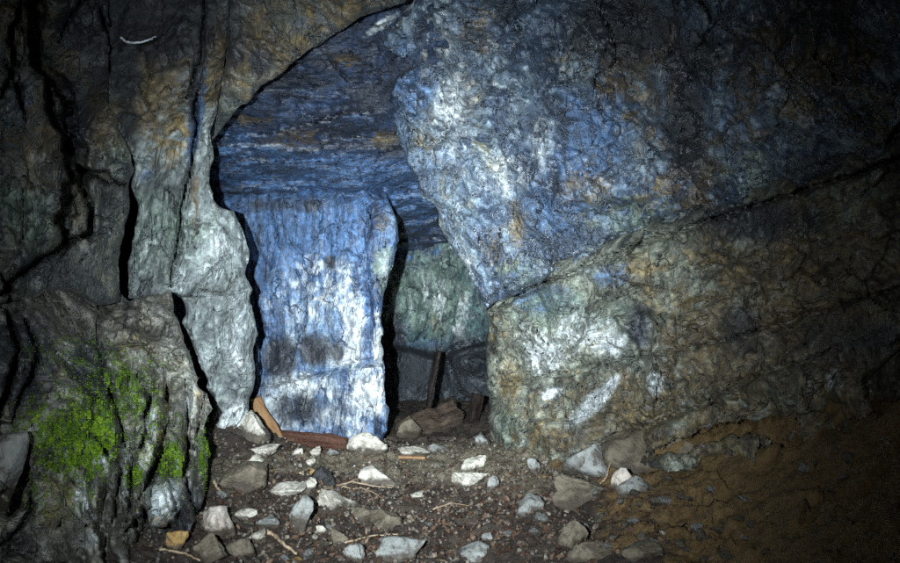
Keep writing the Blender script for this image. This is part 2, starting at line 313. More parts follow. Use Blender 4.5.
# ------------------------------------------------------------------ rock masses
def blobs(q, lst):
    """soft patches: (px, py, radius x, radius y, strength, tilt degrees)"""
    m = np.zeros(len(q))
    for b in lst:
        x, y, rx, ry, st = b[:5]; a = math.radians(b[5] if len(b) > 5 else 0)
        dx, dy = q[:, 0] - x, q[:, 1] - y
        u = (dx * math.cos(a) + dy * math.sin(a)) / rx; v = (-dx * math.sin(a) + dy * math.cos(a)) / ry
        m = np.maximum(m, st * np.exp(-(u * u + v * v) ** 1.3))
    return m
def rock_mass(name, mat, outline, ctrl, noises, step=2.4, edge=2.0, rim=9, rim_d=0.05, cracks=(), bumps=(), extra=None, thick=0.9, minerals_and_light=None, seed=1):
    out = jag(densify(outline, 4), edge, seed)
    x0, y0 = out.min(0) - 2 * step; x1, y1 = out.max(0) + 2 * step
    nx, ny = int((x1 - x0) / step) + 1, int((y1 - y0) / step) + 1
    gx, gy = np.meshgrid(x0 + step * np.arange(nx), y0 + step * np.arange(ny))
    q = np.stack([gx.ravel(), gy.ravel()], -1)
    inside = in_poly(q, out); d, near = seg_dist(q, out, True)
    snap = (~inside) & (d < step * 1.45); q[snap] = near[snap]
    keep = inside | snap; dd = np.where(inside, d, 0)
    idx = np.arange(nx * ny).reshape(ny, nx)
    fc = np.stack([idx[:-1, :-1], idx[1:, :-1], idx[1:, 1:], idx[:-1, 1:]], -1).reshape(-1, 4)
    fc = fc[keep[fc].all(1)]
    used = np.unique(fc); remap = -np.ones(nx * ny, int); remap[used] = np.arange(len(used)); fc = remap[fc]
    q, dd = q[used], dd[used]
    c = np.array(ctrl, float)
    Y = 1 / np.clip(TPS(c[:, :2], 1 / c[:, 2])(q), 0.08, 0.9)
    base = P(q[:, 0], q[:, 1], Y)
    for kind, fr, amp, sd in noises:
        p = base * np.array(fr)
        v = {'fbm': lambda: fbm(p, 5, sd), 'ridge': lambda: ridged(p, 4, sd), 'facet': lambda: facet(p, sd)}[kind]()
        Y = Y - amp * v
    for bx, by, rx, ry, h in bumps:
        Y = Y - h * np.exp(-(((q[:, 0] - bx) / rx) ** 2 + ((q[:, 1] - by) / ry) ** 2))
    if extra: Y = Y + extra(q, base)
    t = 1 - np.clip(dd / rim, 0, 1); Y = Y + rim_d * (1 - np.sqrt(1 - np.minimum(t, 0.999) ** 2))
    for pts, w, dep in cracks:
        pl = jag(densify(pts, 4, False), 1.5 + 0.12 * w, seed + len(pts) * 7 + int(pts[0][0]))
        cd, _ = seg_dist(q, pl, False)
        ww = w * np.clip(1 + 1.0 * fbm(np.stack([q[:, 0], q[:, 1], 0 * q[:, 0]], -1) * 0.07, 3, seed + 3), 0.25, 1.7)
        tip = np.minimum(np.hypot(*(q - pl[0]).T), np.hypot(*(q - pl[-1]).T)); ww = ww * np.clip(0.25 + tip / 25, 0, 1)
        Y = Y + dep * sstep(ww * 0.5 + 0.9, np.maximum(ww * 0.5 - 1.1, 0), cd)
    v = P(q[:, 0], q[:, 1], Y)
    # flanks: carry the outline back into the hill
    e = np.concatenate([fc[:, [0, 1]], fc[:, [1, 2]], fc[:, [2, 3]], fc[:, [3, 0]]])
    key = np.sort(e, 1); _, inv, cnt = np.unique(key, axis=0, return_inverse=True, return_counts=True)
    be = e[cnt[inv.ravel()] == 1]; bv = np.unique(be); mp = {int(b): i for i, b in enumerate(bv)}
    loc = np.array([[mp[int(a)], mp[int(b)]] for a, b in be])
    rows = [bv]; allv = [v]; n0 = len(v); extra_f = []
    for k in (1, 2, 3, 4, 5):
        Yk = Y[bv] + thick * (k / 5) ** 1.3
        pk = P(q[bv, 0], q[bv, 1], Yk)
        pk = pk + 0.05 * np.stack([fbm(pk * 5, 3, 71), 0 * Yk, fbm(pk * 5, 3, 72)], -1) * 0
        rows.append(n0 + np.arange(len(bv))); allv.append(pk); n0 += len(bv)
        a, b = rows[-2], rows[-1]
        extra_f.append(np.stack([a[loc[:, 1]], a[loc[:, 0]], b[loc[:, 0]], b[loc[:, 1]]], -1))
    V = np.concatenate(allv); Fc = np.concatenate([fc] + extra_f)
    o = mesh_obj(name, V, Fc, mat)
    qa = np.concatenate([q] + [q[bv]] * 5)
    mi = minerals_and_light or {}
    add_attr(o, 'tone_a', np.stack([blobs(qa, mi.get(k, [])) for k in ('ochre', 'white', 'dark')], -1))
    add_attr(o, 'mineral_b', np.stack([blobs(qa, mi.get(k, [])) for k in ('blue', 'green', 'brown')], -1))
    return o, q, Y

# 1. mossy outcrop at the lower left
def ribs(q, b):
    w = sstep(70, 110, q[:, 0]) * sstep(345, 400, q[:, 1])
    z = np.zeros(len(q))
    p = np.stack([q[:, 0] * 0.055 + 0.5 * np.sin(q[:, 1] * 0.03), q[:, 1] * 0.010, z], -1)
    n = np.abs(perlin(p + 0.35 * np.stack([fbm(np.stack([q[:, 0], q[:, 1], z], -1) * 0.03, 3, 8), z, z], -1), 4))
    return -0.42 * w * np.minimum(n * 2.6, 0.75) + 0.12 * w
outcrop, oq, oY = rock_mass('rock_outcrop', M['left'],
    [(-260, 335), (-100, 314), (0, 302), (40, 290), (62, 283), (85, 296), (100, 300), (118, 292), (130, 301), (150, 296), (171, 289), (177, 305), (174, 320), (184, 342), (194, 370), (205, 398), (209, 410), (204, 430), (211, 452), (208, 480), (200, 505), (191, 535), (187, 570), (180, 720), (-260, 760)],
    [(100, 450, 2.78), (190, 450, 3.25), (195, 370, 3.55), (150, 308, 3.60), (100, 308, 3.42), (100, 340, 3.25), (20, 315, 3.0), (60, 300, 3.2), (10, 450, 2.66), (100, 555, 2.62), (180, 560, 2.92), (60, 420, 2.78), (-200, 450, 2.0), (-200, 700, 1.6), (100, 700, 2.1), (150, 480, 2.95)],
    [('fbm', (2.2, 2.2, 2.2), 0.18, 3), ('facet', (5, 5, 3.5), 0.16, 4), ('facet', (13, 13, 8), 0.05, 7), ('fbm', (9, 9, 7), 0.08, 5), ('ridge', (26, 26, 16), 0.022, 6)],
    edge=4.0, rim=5, rim_d=0.04, extra=ribs, seed=3,
    cracks=[([(138, 372), (148, 400), (145, 430), (134, 460), (131, 490), (128, 520)], 6, 0.30), ([(164, 378), (171, 420), (160, 450), (150, 478), (140, 500)], 6, 0.28),
            ([(98, 438), (120, 470), (118, 500), (105, 545)], 6, 0.22), ([(184, 378), (190, 430), (184, 470), (190, 503)], 5, 0.3), ([(98, 300), (97, 340), (104, 380), (120, 420), (126, 450)], 4, 0.2),
            ([(8, 310), (18, 350), (6, 395), (-10, 440)], 8, 0.5), ([(24, 318), (38, 345), (30, 380), (12, 420)], 6, 0.35), ([(52, 345), (70, 370), (98, 398)], 4, 0.15),
            ([(-5, 420), (18, 440), (22, 480), (10, 515)], 16, 0.5), ([(28, 470), (32, 510), (20, 530), (0, 545)], 5, 0.2), ([(145, 505), (142, 530), (130, 570)], 5, 0.25), ([(205, 410), (195, 440), (200, 475)], 4, 0.2)],
    bumps=[(166, 500, 22, 26, 0.14), (70, 450, 50, 45, 0.06), (60, 510, 30, 40, 0.05)],
    minerals_and_light={'green': [(85, 435, 36, 34, 0.85), (60, 430, 30, 24, 0.6), (100, 405, 26, 20, 0.6), (135, 398, 18, 22, 0.6), (172, 460, 15, 20, 0.9), (205, 455, 8, 26, 0.8), (118, 380, 26, 20, 0.55), (133, 477, 10, 14, 0.8), (95, 360, 50, 20, 0.4)], 'ochre': [(60, 500, 28, 35, 0.5), (160, 435, 8, 12, 0.8), (135, 350, 30, 25, 0.42), (178, 365, 12, 8, 0.6), (165, 400, 10, 30, 0.4)],
              'white': [(166, 500, 20, 22, 0.85), (105, 465, 14, 14, 0.6), (85, 500, 14, 30, 0.5), (150, 420, 10, 35, 0.5), (190, 400, 8, 35, 0.5), (90, 540, 20, 12, 0.5), (125, 470, 8, 40, 0.5)], 'dark': [(20, 360, 40, 60, 0.75), (90, 365, 22, 28, 0.8), (190, 520, 16, 40, 0.8), (20, 545, 30, 20, 0.5), (100, 390, 20, 18, 0.6)]})
tag(outcrop, 'mossy ribbed grey rock outcrop at the lower left of the cave', 'rock')

blk, _, _ = rock_mass('rock_block', M['slab'],
    [(147, 484), (158, 476), (174, 478), (185, 476), (188, 490), (184, 506), (176, 517), (166, 528), (150, 528), (147, 508)],
    [(147, 485, 2.92), (186, 480, 3.02), (166, 500, 2.84), (160, 528, 2.82), (184, 510, 2.92)],
    [('facet', (7, 7, 7), 0.06, 9), ('fbm', (12, 12, 12), 0.03, 10)], step=1.6, edge=1.6, rim=5, rim_d=0.06, thick=0.35, seed=9,
    minerals_and_light={'ochre': [(160, 482, 8, 6, 0.4)], 'white': [(166, 500, 18, 18, 0.4)], 'brown': [(160, 522, 18, 8, 0.6)]})
blk.parent = outcrop; blk['label'] = 'pale grey block set low in the outcrop'

# 2. dark fissured rock at the upper left
upper, _, _ = rock_mass('fissured_rock', M['upper'],
    [(-260, -250), (105, -250), (109, 0), (110, 100), (116, 126), (131, 151), (134, 168), (129, 186), (130, 204), (124, 236), (117, 262), (119, 302), (100, 304), (60, 290), (0, 306), (-260, 340)],
    [(180, 200, 3.65), (180, 0, 3.0), (100, 150, 3.3), (100, 290, 3.38), (160, 280, 3.6), (0, 290, 2.9), (0, 100, 2.75), (0, -100, 2.4), (-200, 100, 2.0), (-200, 300, 2.1), (180, -200, 2.6)],
    [('fbm', (1.8, 1.8, 1.4), 0.16, 13), ('facet', (2.6, 2.6, 1.8), 0.20, 14), ('facet', (8, 8, 5), 0.06, 17), ('fbm', (7, 7, 5), 0.07, 15), ('ridge', (22, 22, 14), 0.014, 16)],
    edge=2.0, rim=8, rim_d=0.06, seed=13,
    cracks=[([(34, -60), (36, 0), (37, 60), (48, 75), (68, 92), (75, 130), (78, 165), (70, 185), (64, 215), (63, 240)], 15, 0.9), ([(78, 165), (90, 200), (92, 233), (62, 247), (22, 272), (-10, 300)], 7, 0.6),
            ([(80, 168), (100, 175), (124, 186)], 9, 0.8),
            ([(45, 75), (52, 110), (66, 145), (70, 175)], 9, 0.7), ([(20, 0), (12, 40), (14, 68), (0, 100)], 7, 0.4), ([(22, 190), (24, 230), (20, 255)], 3, 0.2),
            ([(60, 260), (75, 240), (112, 228)], 3, 0.2), ([(100, 8), (110, 40)], 6, 0.4), ([(0, 275), (8, 292), (8, 306)], 8, 0.4), ([(5, 60), (20, 95), (26, 120)], 5, 0.3), ([(60, 40), (68, 20), (90, -20)], 4, 0.3)],
    bumps=[(155, 200, 30, 70, 0.04)],
    minerals_and_light={'ochre': [(165, 140, 28, 40, 0.62), (165, 250, 14, 30, 0.35), (80, 200, 8, 30, 0.5), (140, 90, 30, 30, 0.35)], 'brown': [(90, 100, 60, 60, 0.6), (40, 140, 40, 60, 0.5), (20, 20, 40, 40, 0.6)], 'dark': [(120, 30, 70, 70, 0.8), (75, 110, 20, 60, 0.7), (130, 215, 8, 60, 0.4), (50, 270, 50, 25, 0.5)],  # dark blobs near the top: dark rock, deepened to paint in the beam's falloff
              'white': [(45, 165, 18, 22, 0.3), (150, 240, 20, 35, 0.42)], 'blue': [(20, 120, 30, 60, 0.3), (150, 175, 14, 20, 0.4)], 'green': [(30, 210, 40, 50, 0.4), (120, 130, 20, 50, 0.5), (150, 230, 26, 50, 0.4)]})
tag(upper, 'dark rock face split by wide black fissures above the mossy outcrop', 'rock')

# 3. pale standing slab
slab, _, _ = rock_mass('rock_slab', M['slab'],
    [(106, -250), (107, 0), (109, 100), (115, 126), (130, 151), (134, 168), (131, 188), (139, 204), (134, 236), (127, 262), (127, 298), (150, 300), (172, 291), (183, 298), (187, 310), (183, 322), (192, 342), (202, 370), (213, 398), (213, 411), (204, 430), (200, 470), (205, 500), (250, 500), (256, 460), (249, 425), (250, 400), (255, 380), (253, 352), (258, 330), (251, 302), (253, 288), (246, 276), (250, 250), (241, 228), (233, 211), (218, 206), (209, 190), (213, 150), (211, 132), (222, 92), (226, 60), (230, 0), (234, -250)],
    [(200, 0, 3.2), (222, 0, 3.22), (200, 100, 3.55), (215, 180, 3.85), (245, 260, 4.06), (200, 260, 3.80), (165, 260, 3.68), (140, 250, 3.60), (130, 0, 3.0), (140, 120, 3.42), (160, 180, 3.62), (200, 350, 3.85), (250, 350, 4.10), (225, 430, 4.08), (250, 430, 4.12), (200, -200, 2.6), (120, -200, 2.5), (230, 490, 4.0)],
    [('fbm', (2.2, 2.2, 1.4), 0.12, 23), ('facet', (2.8, 2.8, 1.5), 0.13, 24), ('facet', (8, 8, 4.5), 0.035, 27), ('fbm', (8, 8, 4), 0.03, 25), ('ridge', (30, 30, 10), 0.008, 26)],
    step=2.0, edge=2.0, rim=6, rim_d=0.05, seed=23,
    cracks=[([(187, 100), (200, 60), (204, 20), (203, -20)], 4, 0.25), ([(196, 90), (195, 130), (187, 185), (178, 230), (171, 288)], 4, 0.35), ([(206, 30), (203, 80), (196, 140), (190, 180)], 2.5, 0.15), ([(184, 190), (181, 225), (183, 240), (175, 270)], 2.5, 0.15),
            ([(230, 248), (222, 262), (205, 280), (195, 292)], 3, 0.12), ([(174, 294), (215, 293), (248, 291)], 2.5, 0.08), ([(240, 225), (247, 265)], 2, 0.05), ([(146, 225), (136, 250), (138, 270), (131, 284)], 3, 0.2), ([(143, 222), (147, 232), (139, 245)], 2.5, 0.15), ([(120, 150), (135, 158), (150, 163)], 2.5, 0.1), ([(165, 190), (170, 225), (150, 275)], 2, 0.06), ([(207, 398), (222, 360), (226, 330)], 2, 0.05)],
    minerals_and_light={'blue': [(197, 110, 8, 60, 0.8, 8), (240, 330, 14, 50, 0.25), (150, 175, 14, 20, 0.4)], 'ochre': [(165, 140, 26, 36, 0.6), (210, 165, 8, 30, 0.35), (165, 250, 12, 24, 0.3), (150, 95, 24, 26, 0.45), (212, 100, 8, 40, 0.45)], 'brown': [(150, 100, 44, 60, 0.75), (215, 60, 14, 70, 0.7), (195, 195, 6, 50, 0.45), (160, 50, 60, 60, 0.8)], 'white': [(238, 350, 14, 50, 0.5), (215, 250, 26, 34, 0.36), (235, 420, 18, 24, 0.75), (150, 245, 16, 30, 0.32)], 'dark': [(197, 60, 7, 90, 0.7, 5), (207, 335, 14, 12, 0.35), (160, 10, 70, 60, 1.0), (125, 60, 20, 60, 0.8), (128, 120, 14, 40, 0.6)], 'green': [(160, 230, 40, 50, 0.5), (200, 240, 26, 40, 0.35)]})  # dark top: torch falloff put into the slab's colour
tag(slab, 'pale grey standing rock slab with thin cracks between the black fissure and the blue wall', 'rock')

# 4. brown lintel rock at the top
lintel, _, _ = rock_mass('rock_lintel', M['upper'],
    [(232, -250), (229, 0), (226, 60), (217, 112), (213, 140), (216, 137), (228, 120), (262, 86), (305, 52), (330, 38), (360, 17), (405, 2), (440, -30), (470, -250)],
    [(230, 100, 3.5), (300, 50, 3.32), (400, 0, 3.2), (300, -100, 2.8), (230, 0, 3.25), (240, -200, 2.6), (440, -200, 2.6)],
    [('fbm', (2.5, 2.5, 2.5), 0.12, 33), ('facet', (4, 4, 4), 0.07, 34), ('fbm', (9, 9, 9), 0.04, 35), ('ridge', (28, 28, 28), 0.012, 36)],
    edge=1.8, rim=5, rim_d=0.03, thick=0.25, seed=33,
    minerals_and_light={'ochre': [(290, 20, 40, 40, 0.4), (245, 80, 14, 30, 0.4), (340, 15, 30, 20, 0.25)], 'brown': [(260, 50, 50, 50, 0.6), (330, 0, 60, 40, 0.5)], 'dark': [(225, 30, 30, 50, 0.6), (260, 60, 14, 20, 0.6), (260, -10, 40, 20, 0.5)], 'blue': [(300, 25, 20, 14, 0.3)]},
    cracks=[([(240, 36), (262, 42), (296, 54)], 2.5, 0.08), ([(258, 10), (280, 35), (296, 52)], 2.5, 0.06), ([(300, 0), (310, 25), (325, 38)], 2.5, 0.05)])
tag(lintel, 'rusty brown rock hanging above the blue slate ceiling', 'rock')

# 5. slate ceiling of the passage
ceil, _, _ = rock_mass('cave_ceiling', M['ceil'],
    [(180, 120), (222, 104), (262, 70), (305, 36), (345, 8), (430, -60), (540, -100), (540, 200), (500, 285), (380, 285), (380, 215), (352, 210), (180, 210)],
    [(305, 52, 3.62), (430, 0, 3.62), (240, 110, 4.0), (215, 185, 4.95), (300, 186, 4.98), (360, 190, 4.98), (330, 120, 4.1), (400, 100, 4.0), (400, 170, 4.85), (440, 170, 4.9), (400, 255, 7.5), (440, 250, 7.4), (480, 250, 7.4), (360, 150, 4.45)],
    [('fbm', (2.2, 2.2, 2.2), 0.22, 43), ('facet', (1.8, 4.5, 4.5), 0.20, 44), ('fbm', (5, 14, 14), 0.07, 45), ('ridge', (10, 34, 34), 0.028, 46)],
    step=2.0, thick=0.3, seed=43,
    cracks=[([(215, 135), (260, 134), (310, 125), (345, 112), (385, 108)], 3, 0.25), ([(330, 60), (345, 78), (375, 80)], 3, 0.15)],
    minerals_and_light={'blue': [(310, 175, 100, 22, 0.8), (400, 190, 50, 40, 0.85), (250, 150, 60, 30, 0.5)], 'brown': [(300, 140, 40, 14, 0.5), (250, 120, 30, 12, 0.4), (335, 60, 30, 12, 0.4), (385, 140, 14, 10, 0.7)], 'dark': [(370, 100, 30, 20, 0.45), (280, 170, 30, 8, 0.5), (395, 150, 14, 14, 0.5)], 'white': [(250, 145, 40, 3, 0.4), (385, 22, 30, 5, 0.6, -35)]})
tag(ceil, kind='structure')

# 6. blue wall panel on the left of the passage
def panel_fold(q, b):
    return panel_low(q) + 0.35 * sstep(205, 165, q[:, 1])
def panel_low(q):
    y = q[:, 1] - (386 - 0.17 * (q[:, 0] - 255)); return -0.09 * sstep(-2, 3, y) + 0.05 * sstep(3, 50, y)
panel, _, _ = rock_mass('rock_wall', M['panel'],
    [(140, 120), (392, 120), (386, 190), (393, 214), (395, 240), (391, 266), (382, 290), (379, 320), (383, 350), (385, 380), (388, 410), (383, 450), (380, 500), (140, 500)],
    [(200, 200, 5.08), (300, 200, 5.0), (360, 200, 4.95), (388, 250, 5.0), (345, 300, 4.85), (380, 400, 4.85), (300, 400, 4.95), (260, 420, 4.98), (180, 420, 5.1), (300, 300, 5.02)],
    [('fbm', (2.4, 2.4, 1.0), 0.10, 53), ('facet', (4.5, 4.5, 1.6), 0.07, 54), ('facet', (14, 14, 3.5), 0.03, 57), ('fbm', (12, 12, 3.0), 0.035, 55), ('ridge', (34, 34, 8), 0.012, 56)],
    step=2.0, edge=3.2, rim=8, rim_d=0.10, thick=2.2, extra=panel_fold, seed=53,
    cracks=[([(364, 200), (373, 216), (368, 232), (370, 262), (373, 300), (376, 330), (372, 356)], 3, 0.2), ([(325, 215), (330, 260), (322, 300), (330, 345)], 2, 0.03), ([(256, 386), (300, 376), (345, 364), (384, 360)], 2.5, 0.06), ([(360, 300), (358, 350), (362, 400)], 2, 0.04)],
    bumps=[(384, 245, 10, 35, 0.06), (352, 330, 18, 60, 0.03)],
    minerals_and_light={'white': [(354, 330, 14, 50, 0.75), (368, 392, 22, 30, 0.85), (310, 300, 75, 45, 0.34), (320, 410, 90, 40, 0.42), (345, 355, 26, 14, 0.8), (300, 385, 40, 14, 0.75), (275, 400, 30, 18, 0.55), (335, 290, 30, 40, 0.45), (312, 265, 20, 20, 0.4), (378, 345, 6, 25, 0.9), (320, 415, 20, 12, 0.5)], 'dark': [(280, 358, 20, 22, 0.95), (314, 350, 17, 17, 0.95), (338, 352, 9, 12, 0.8), (300, 410, 32, 22, 0.6), (330, 262, 7, 10, 0.75), (290, 205, 60, 10, 0.5), (260, 240, 6, 30, 0.35), (375, 260, 3, 30, 0.5)],  # white by the right edge: pale rock with the torch glare painted in
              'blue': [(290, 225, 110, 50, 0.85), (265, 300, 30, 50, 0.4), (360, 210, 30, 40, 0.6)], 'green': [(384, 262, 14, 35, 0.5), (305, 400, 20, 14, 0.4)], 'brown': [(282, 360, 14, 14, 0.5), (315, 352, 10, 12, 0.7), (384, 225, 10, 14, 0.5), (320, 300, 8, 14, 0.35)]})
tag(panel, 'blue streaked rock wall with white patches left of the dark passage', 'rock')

rib, _, _ = rock_mass('rock_rib', M['panel'],
    [(368, 204), (376, 199), (388, 197), (395, 214), (398, 240), (393, 267), (384, 291), (379, 322), (376, 340), (374, 318), (371, 290), (368, 262), (366, 236), (371, 218)],
    [(370, 205, 4.97), (395, 215, 4.98), (384, 235, 4.90), (370, 262, 4.90), (394, 262, 4.94), (377, 320, 4.84)],
    [('fbm', (6, 6, 3), 0.05, 58), ('facet', (9, 9, 4), 0.03, 59), ('fbm', (22, 22, 9), 0.014, 60)],
    step=1.6, edge=1.4, rim=5, rim_d=0.07, thick=0.5, seed=57,
    minerals_and_light={'green': [(384, 265, 12, 30, 0.6)], 'brown': [(382, 222, 10, 14, 0.4)], 'blue': [(376, 310, 6, 24, 0.6)], 'dark': [(376, 212, 4, 12, 0.6)], 'white': [(386, 270, 4, 20, 0.5), (377, 320, 3, 14, 0.7)]})
rib.parent = panel

# 7. inner end of the passage
def inner_step(q, b):
    y = q[:, 1] - (347 + 9 * np.exp(-((q[:, 0] - 440) / 22) ** 2) - 0.10 * np.maximum(q[:, 0] - 440, 0)); return 0.35 * sstep(-1.5, 2.5, y) + 0.25 * sstep(60, 0, y) * sstep(0, 6, y)
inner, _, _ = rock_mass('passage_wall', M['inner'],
    [(330, 130), (540, 130), (540, 500), (330, 500)],
    [(400, 250, 7.4), (480, 250, 7.1), (400, 340, 7.5), (480, 340, 7.1), (430, 300, 7.4), (400, 440, 7.7), (480, 440, 7.4)],
    [('fbm', (2, 2, 1.5), 0.16, 63), ('facet', (3.5, 3.5, 2.0), 0.10, 64), ('fbm', (9, 9, 4), 0.06, 65), ('ridge', (24, 24, 8), 0.02, 66)],
    step=2.0, thick=0.3, extra=inner_step, seed=63,
    bumps=[(470, 362, 20, 12, 0.3)],
    cracks=[([(440, 356), (452, 348), (480, 338)], 3, 0.3), ([(470, 400), (455, 380), (448, 360)], 3, 0.3)],
    minerals_and_light={'green': [(430, 285, 45, 45, 0.75)], 'white': [(440, 300, 8, 26, 0.5), (425, 290, 4, 22, 0.5), (458, 330, 7, 6, 0.8), (465, 310, 14, 24, 0.35), (410, 300, 5, 18, 0.4), (478, 355, 8, 6, 0.5)], 'ochre': [(435, 322, 6, 12, 0.6)], 'blue': [(410, 255, 40, 20, 0.6), (430, 345, 60, 8, 0.4)], 'dark': [(430, 410, 110, 52, 2.0), (470, 410, 60, 60, 2.0), (395, 370, 14, 60, 1.0)]})
tag(inner, 'green grey rock wall closing the far end of the passage', 'rock')

# 8. big overhanging rock right of the passage
def hang_fold(q, b):
    x = q[:, 0] - np.interp(q[:, 1], [-50, 55, 100, 145, 200], [660, 682, 708, 714, 716])
    return 0.12 * sstep(-40, 0, x) * sstep(3, 0, x) * sstep(190, 120, q[:, 1])
hang, _, _ = rock_mass('rock_overhang', M['hang'],
    [(445, -250), (432, -60), (412, 0), (397, 20), (374, 45), (366, 58), (376, 80), (390, 108), (400, 140), (405, 165), (417, 183), (421, 200), (437, 206), (438, 226), (450, 250), (464, 266), (474, 288), (485, 310), (500, 300), (520, 290), (560, 272), (600, 256), (640, 240), (680, 226), (760, 199), (830, 178), (900, 152), (1160, 50), (1160, -250)],
    [(366, 60, 4.0), (400, 140, 4.3), (421, 195, 4.5), (440, 230, 4.6), (485, 308, 4.72), (430, 0, 3.35), (520, 100, 3.9), (560, 200, 4.02), (600, 250, 4.08), (640, 100, 3.5), (700, 200, 3.6), (700, 60, 3.15), (800, 100, 2.9), (900, 140, 2.62), (900, 0, 2.35), (1100, 0, 1.8), (600, 0, 3.25), (600, -200, 2.6), (430, -200, 2.7)],
    [('facet', (1.5, 1.5, 1.3), 0.22, 79), ('fbm', (1.9, 1.9, 1.9), 0.14, 73), ('facet', (3.6, 3.6, 3.0), 0.17, 74), ('facet', (11, 11, 8), 0.06, 78), ('fbm', (8, 8, 7), 0.07, 75), ('ridge', (22, 22, 18), 0.028, 76), ('fbm', (45, 45, 38), 0.013, 77)],
    step=2.2, edge=2.4, rim=7, rim_d=0.10, thick=1.4, extra=hang_fold, seed=73,
    cracks=[([(440, 42), (470, 44), (500, 40), (545, 30)], 2.5, 0.05), ([(430, 60), (448, 110), (465, 150), (480, 178)], 2.2, 0.04), ([(440, 178), (475, 160), (512, 140), (560, 128)], 2, 0.03), ([(430, 0), (432, 30), (428, 70)], 3.5, 0.10), ([(500, 290), (540, 268), (580, 250), (650, 225), (700, 208), (760, 185), (900, 138)], 3, 0.12), ([(600, 100), (650, 130), (700, 190)], 2.5, 0.05), ([(770, 60), (800, 110), (860, 140)], 3, 0.06)],
    bumps=[(455, 240, 16, 30, -0.05), (600, 180, 60, 50, 0.05)],
    minerals_and_light={'ochre': [(516, 228, 10, 28, 0.85), (470, 95, 16, 40, 0.45), (480, 30, 26, 30, 0.5), (590, 190, 40, 40, 0.42), (495, 250, 30, 30, 0.40), (655, 200, 26, 26, 0.5), (425, 60, 8, 50, 0.55, 8), (560, 60, 14, 6, 0.7), (640, 130, 30, 30, 0.45), (390, 70, 6, 26, 0.5), (740, 140, 30, 40, 0.4), (840, 60, 40, 40, 0.3)], 'green': [(640, 215, 70, 26, 0.5), (520, 270, 40, 22, 0.4), (760, 170, 70, 30, 0.45)], 'blue': [(590, 140, 55, 70, 0.5), (410, 80, 34, 60, 0.5), (560, 210, 60, 36, 0.45), (450, 150, 30, 50, 0.35), (730, 110, 60, 60, 0.35)],
              'white': [(455, 110, 22, 60, 0.55), (440, 40, 26, 26, 0.4), (500, 175, 34, 30, 0.42), (545, 140, 20, 40, 0.38), (405, 8, 14, 4, 0.8, -35), (465, 270, 14, 26, 0.4)], 'brown': [(640, 60, 60, 60, 0.6), (690, 170, 40, 60, 0.6), (800, 60, 90, 80, 0.6), (880, 120, 60, 60, 0.5)], 'dark': [(620, 30, 70, 40, 0.75), (685, 130, 26, 60, 0.8), (690, 60, 40, 40, 0.6), (850, 170, 90, 20, 0.6), (800, 20, 60, 60, 0.45), (740, 60, 26, 40, 0.4)]})
tag(hang, 'massive wet blue grey rock overhanging the right side of the passage', 'rock')

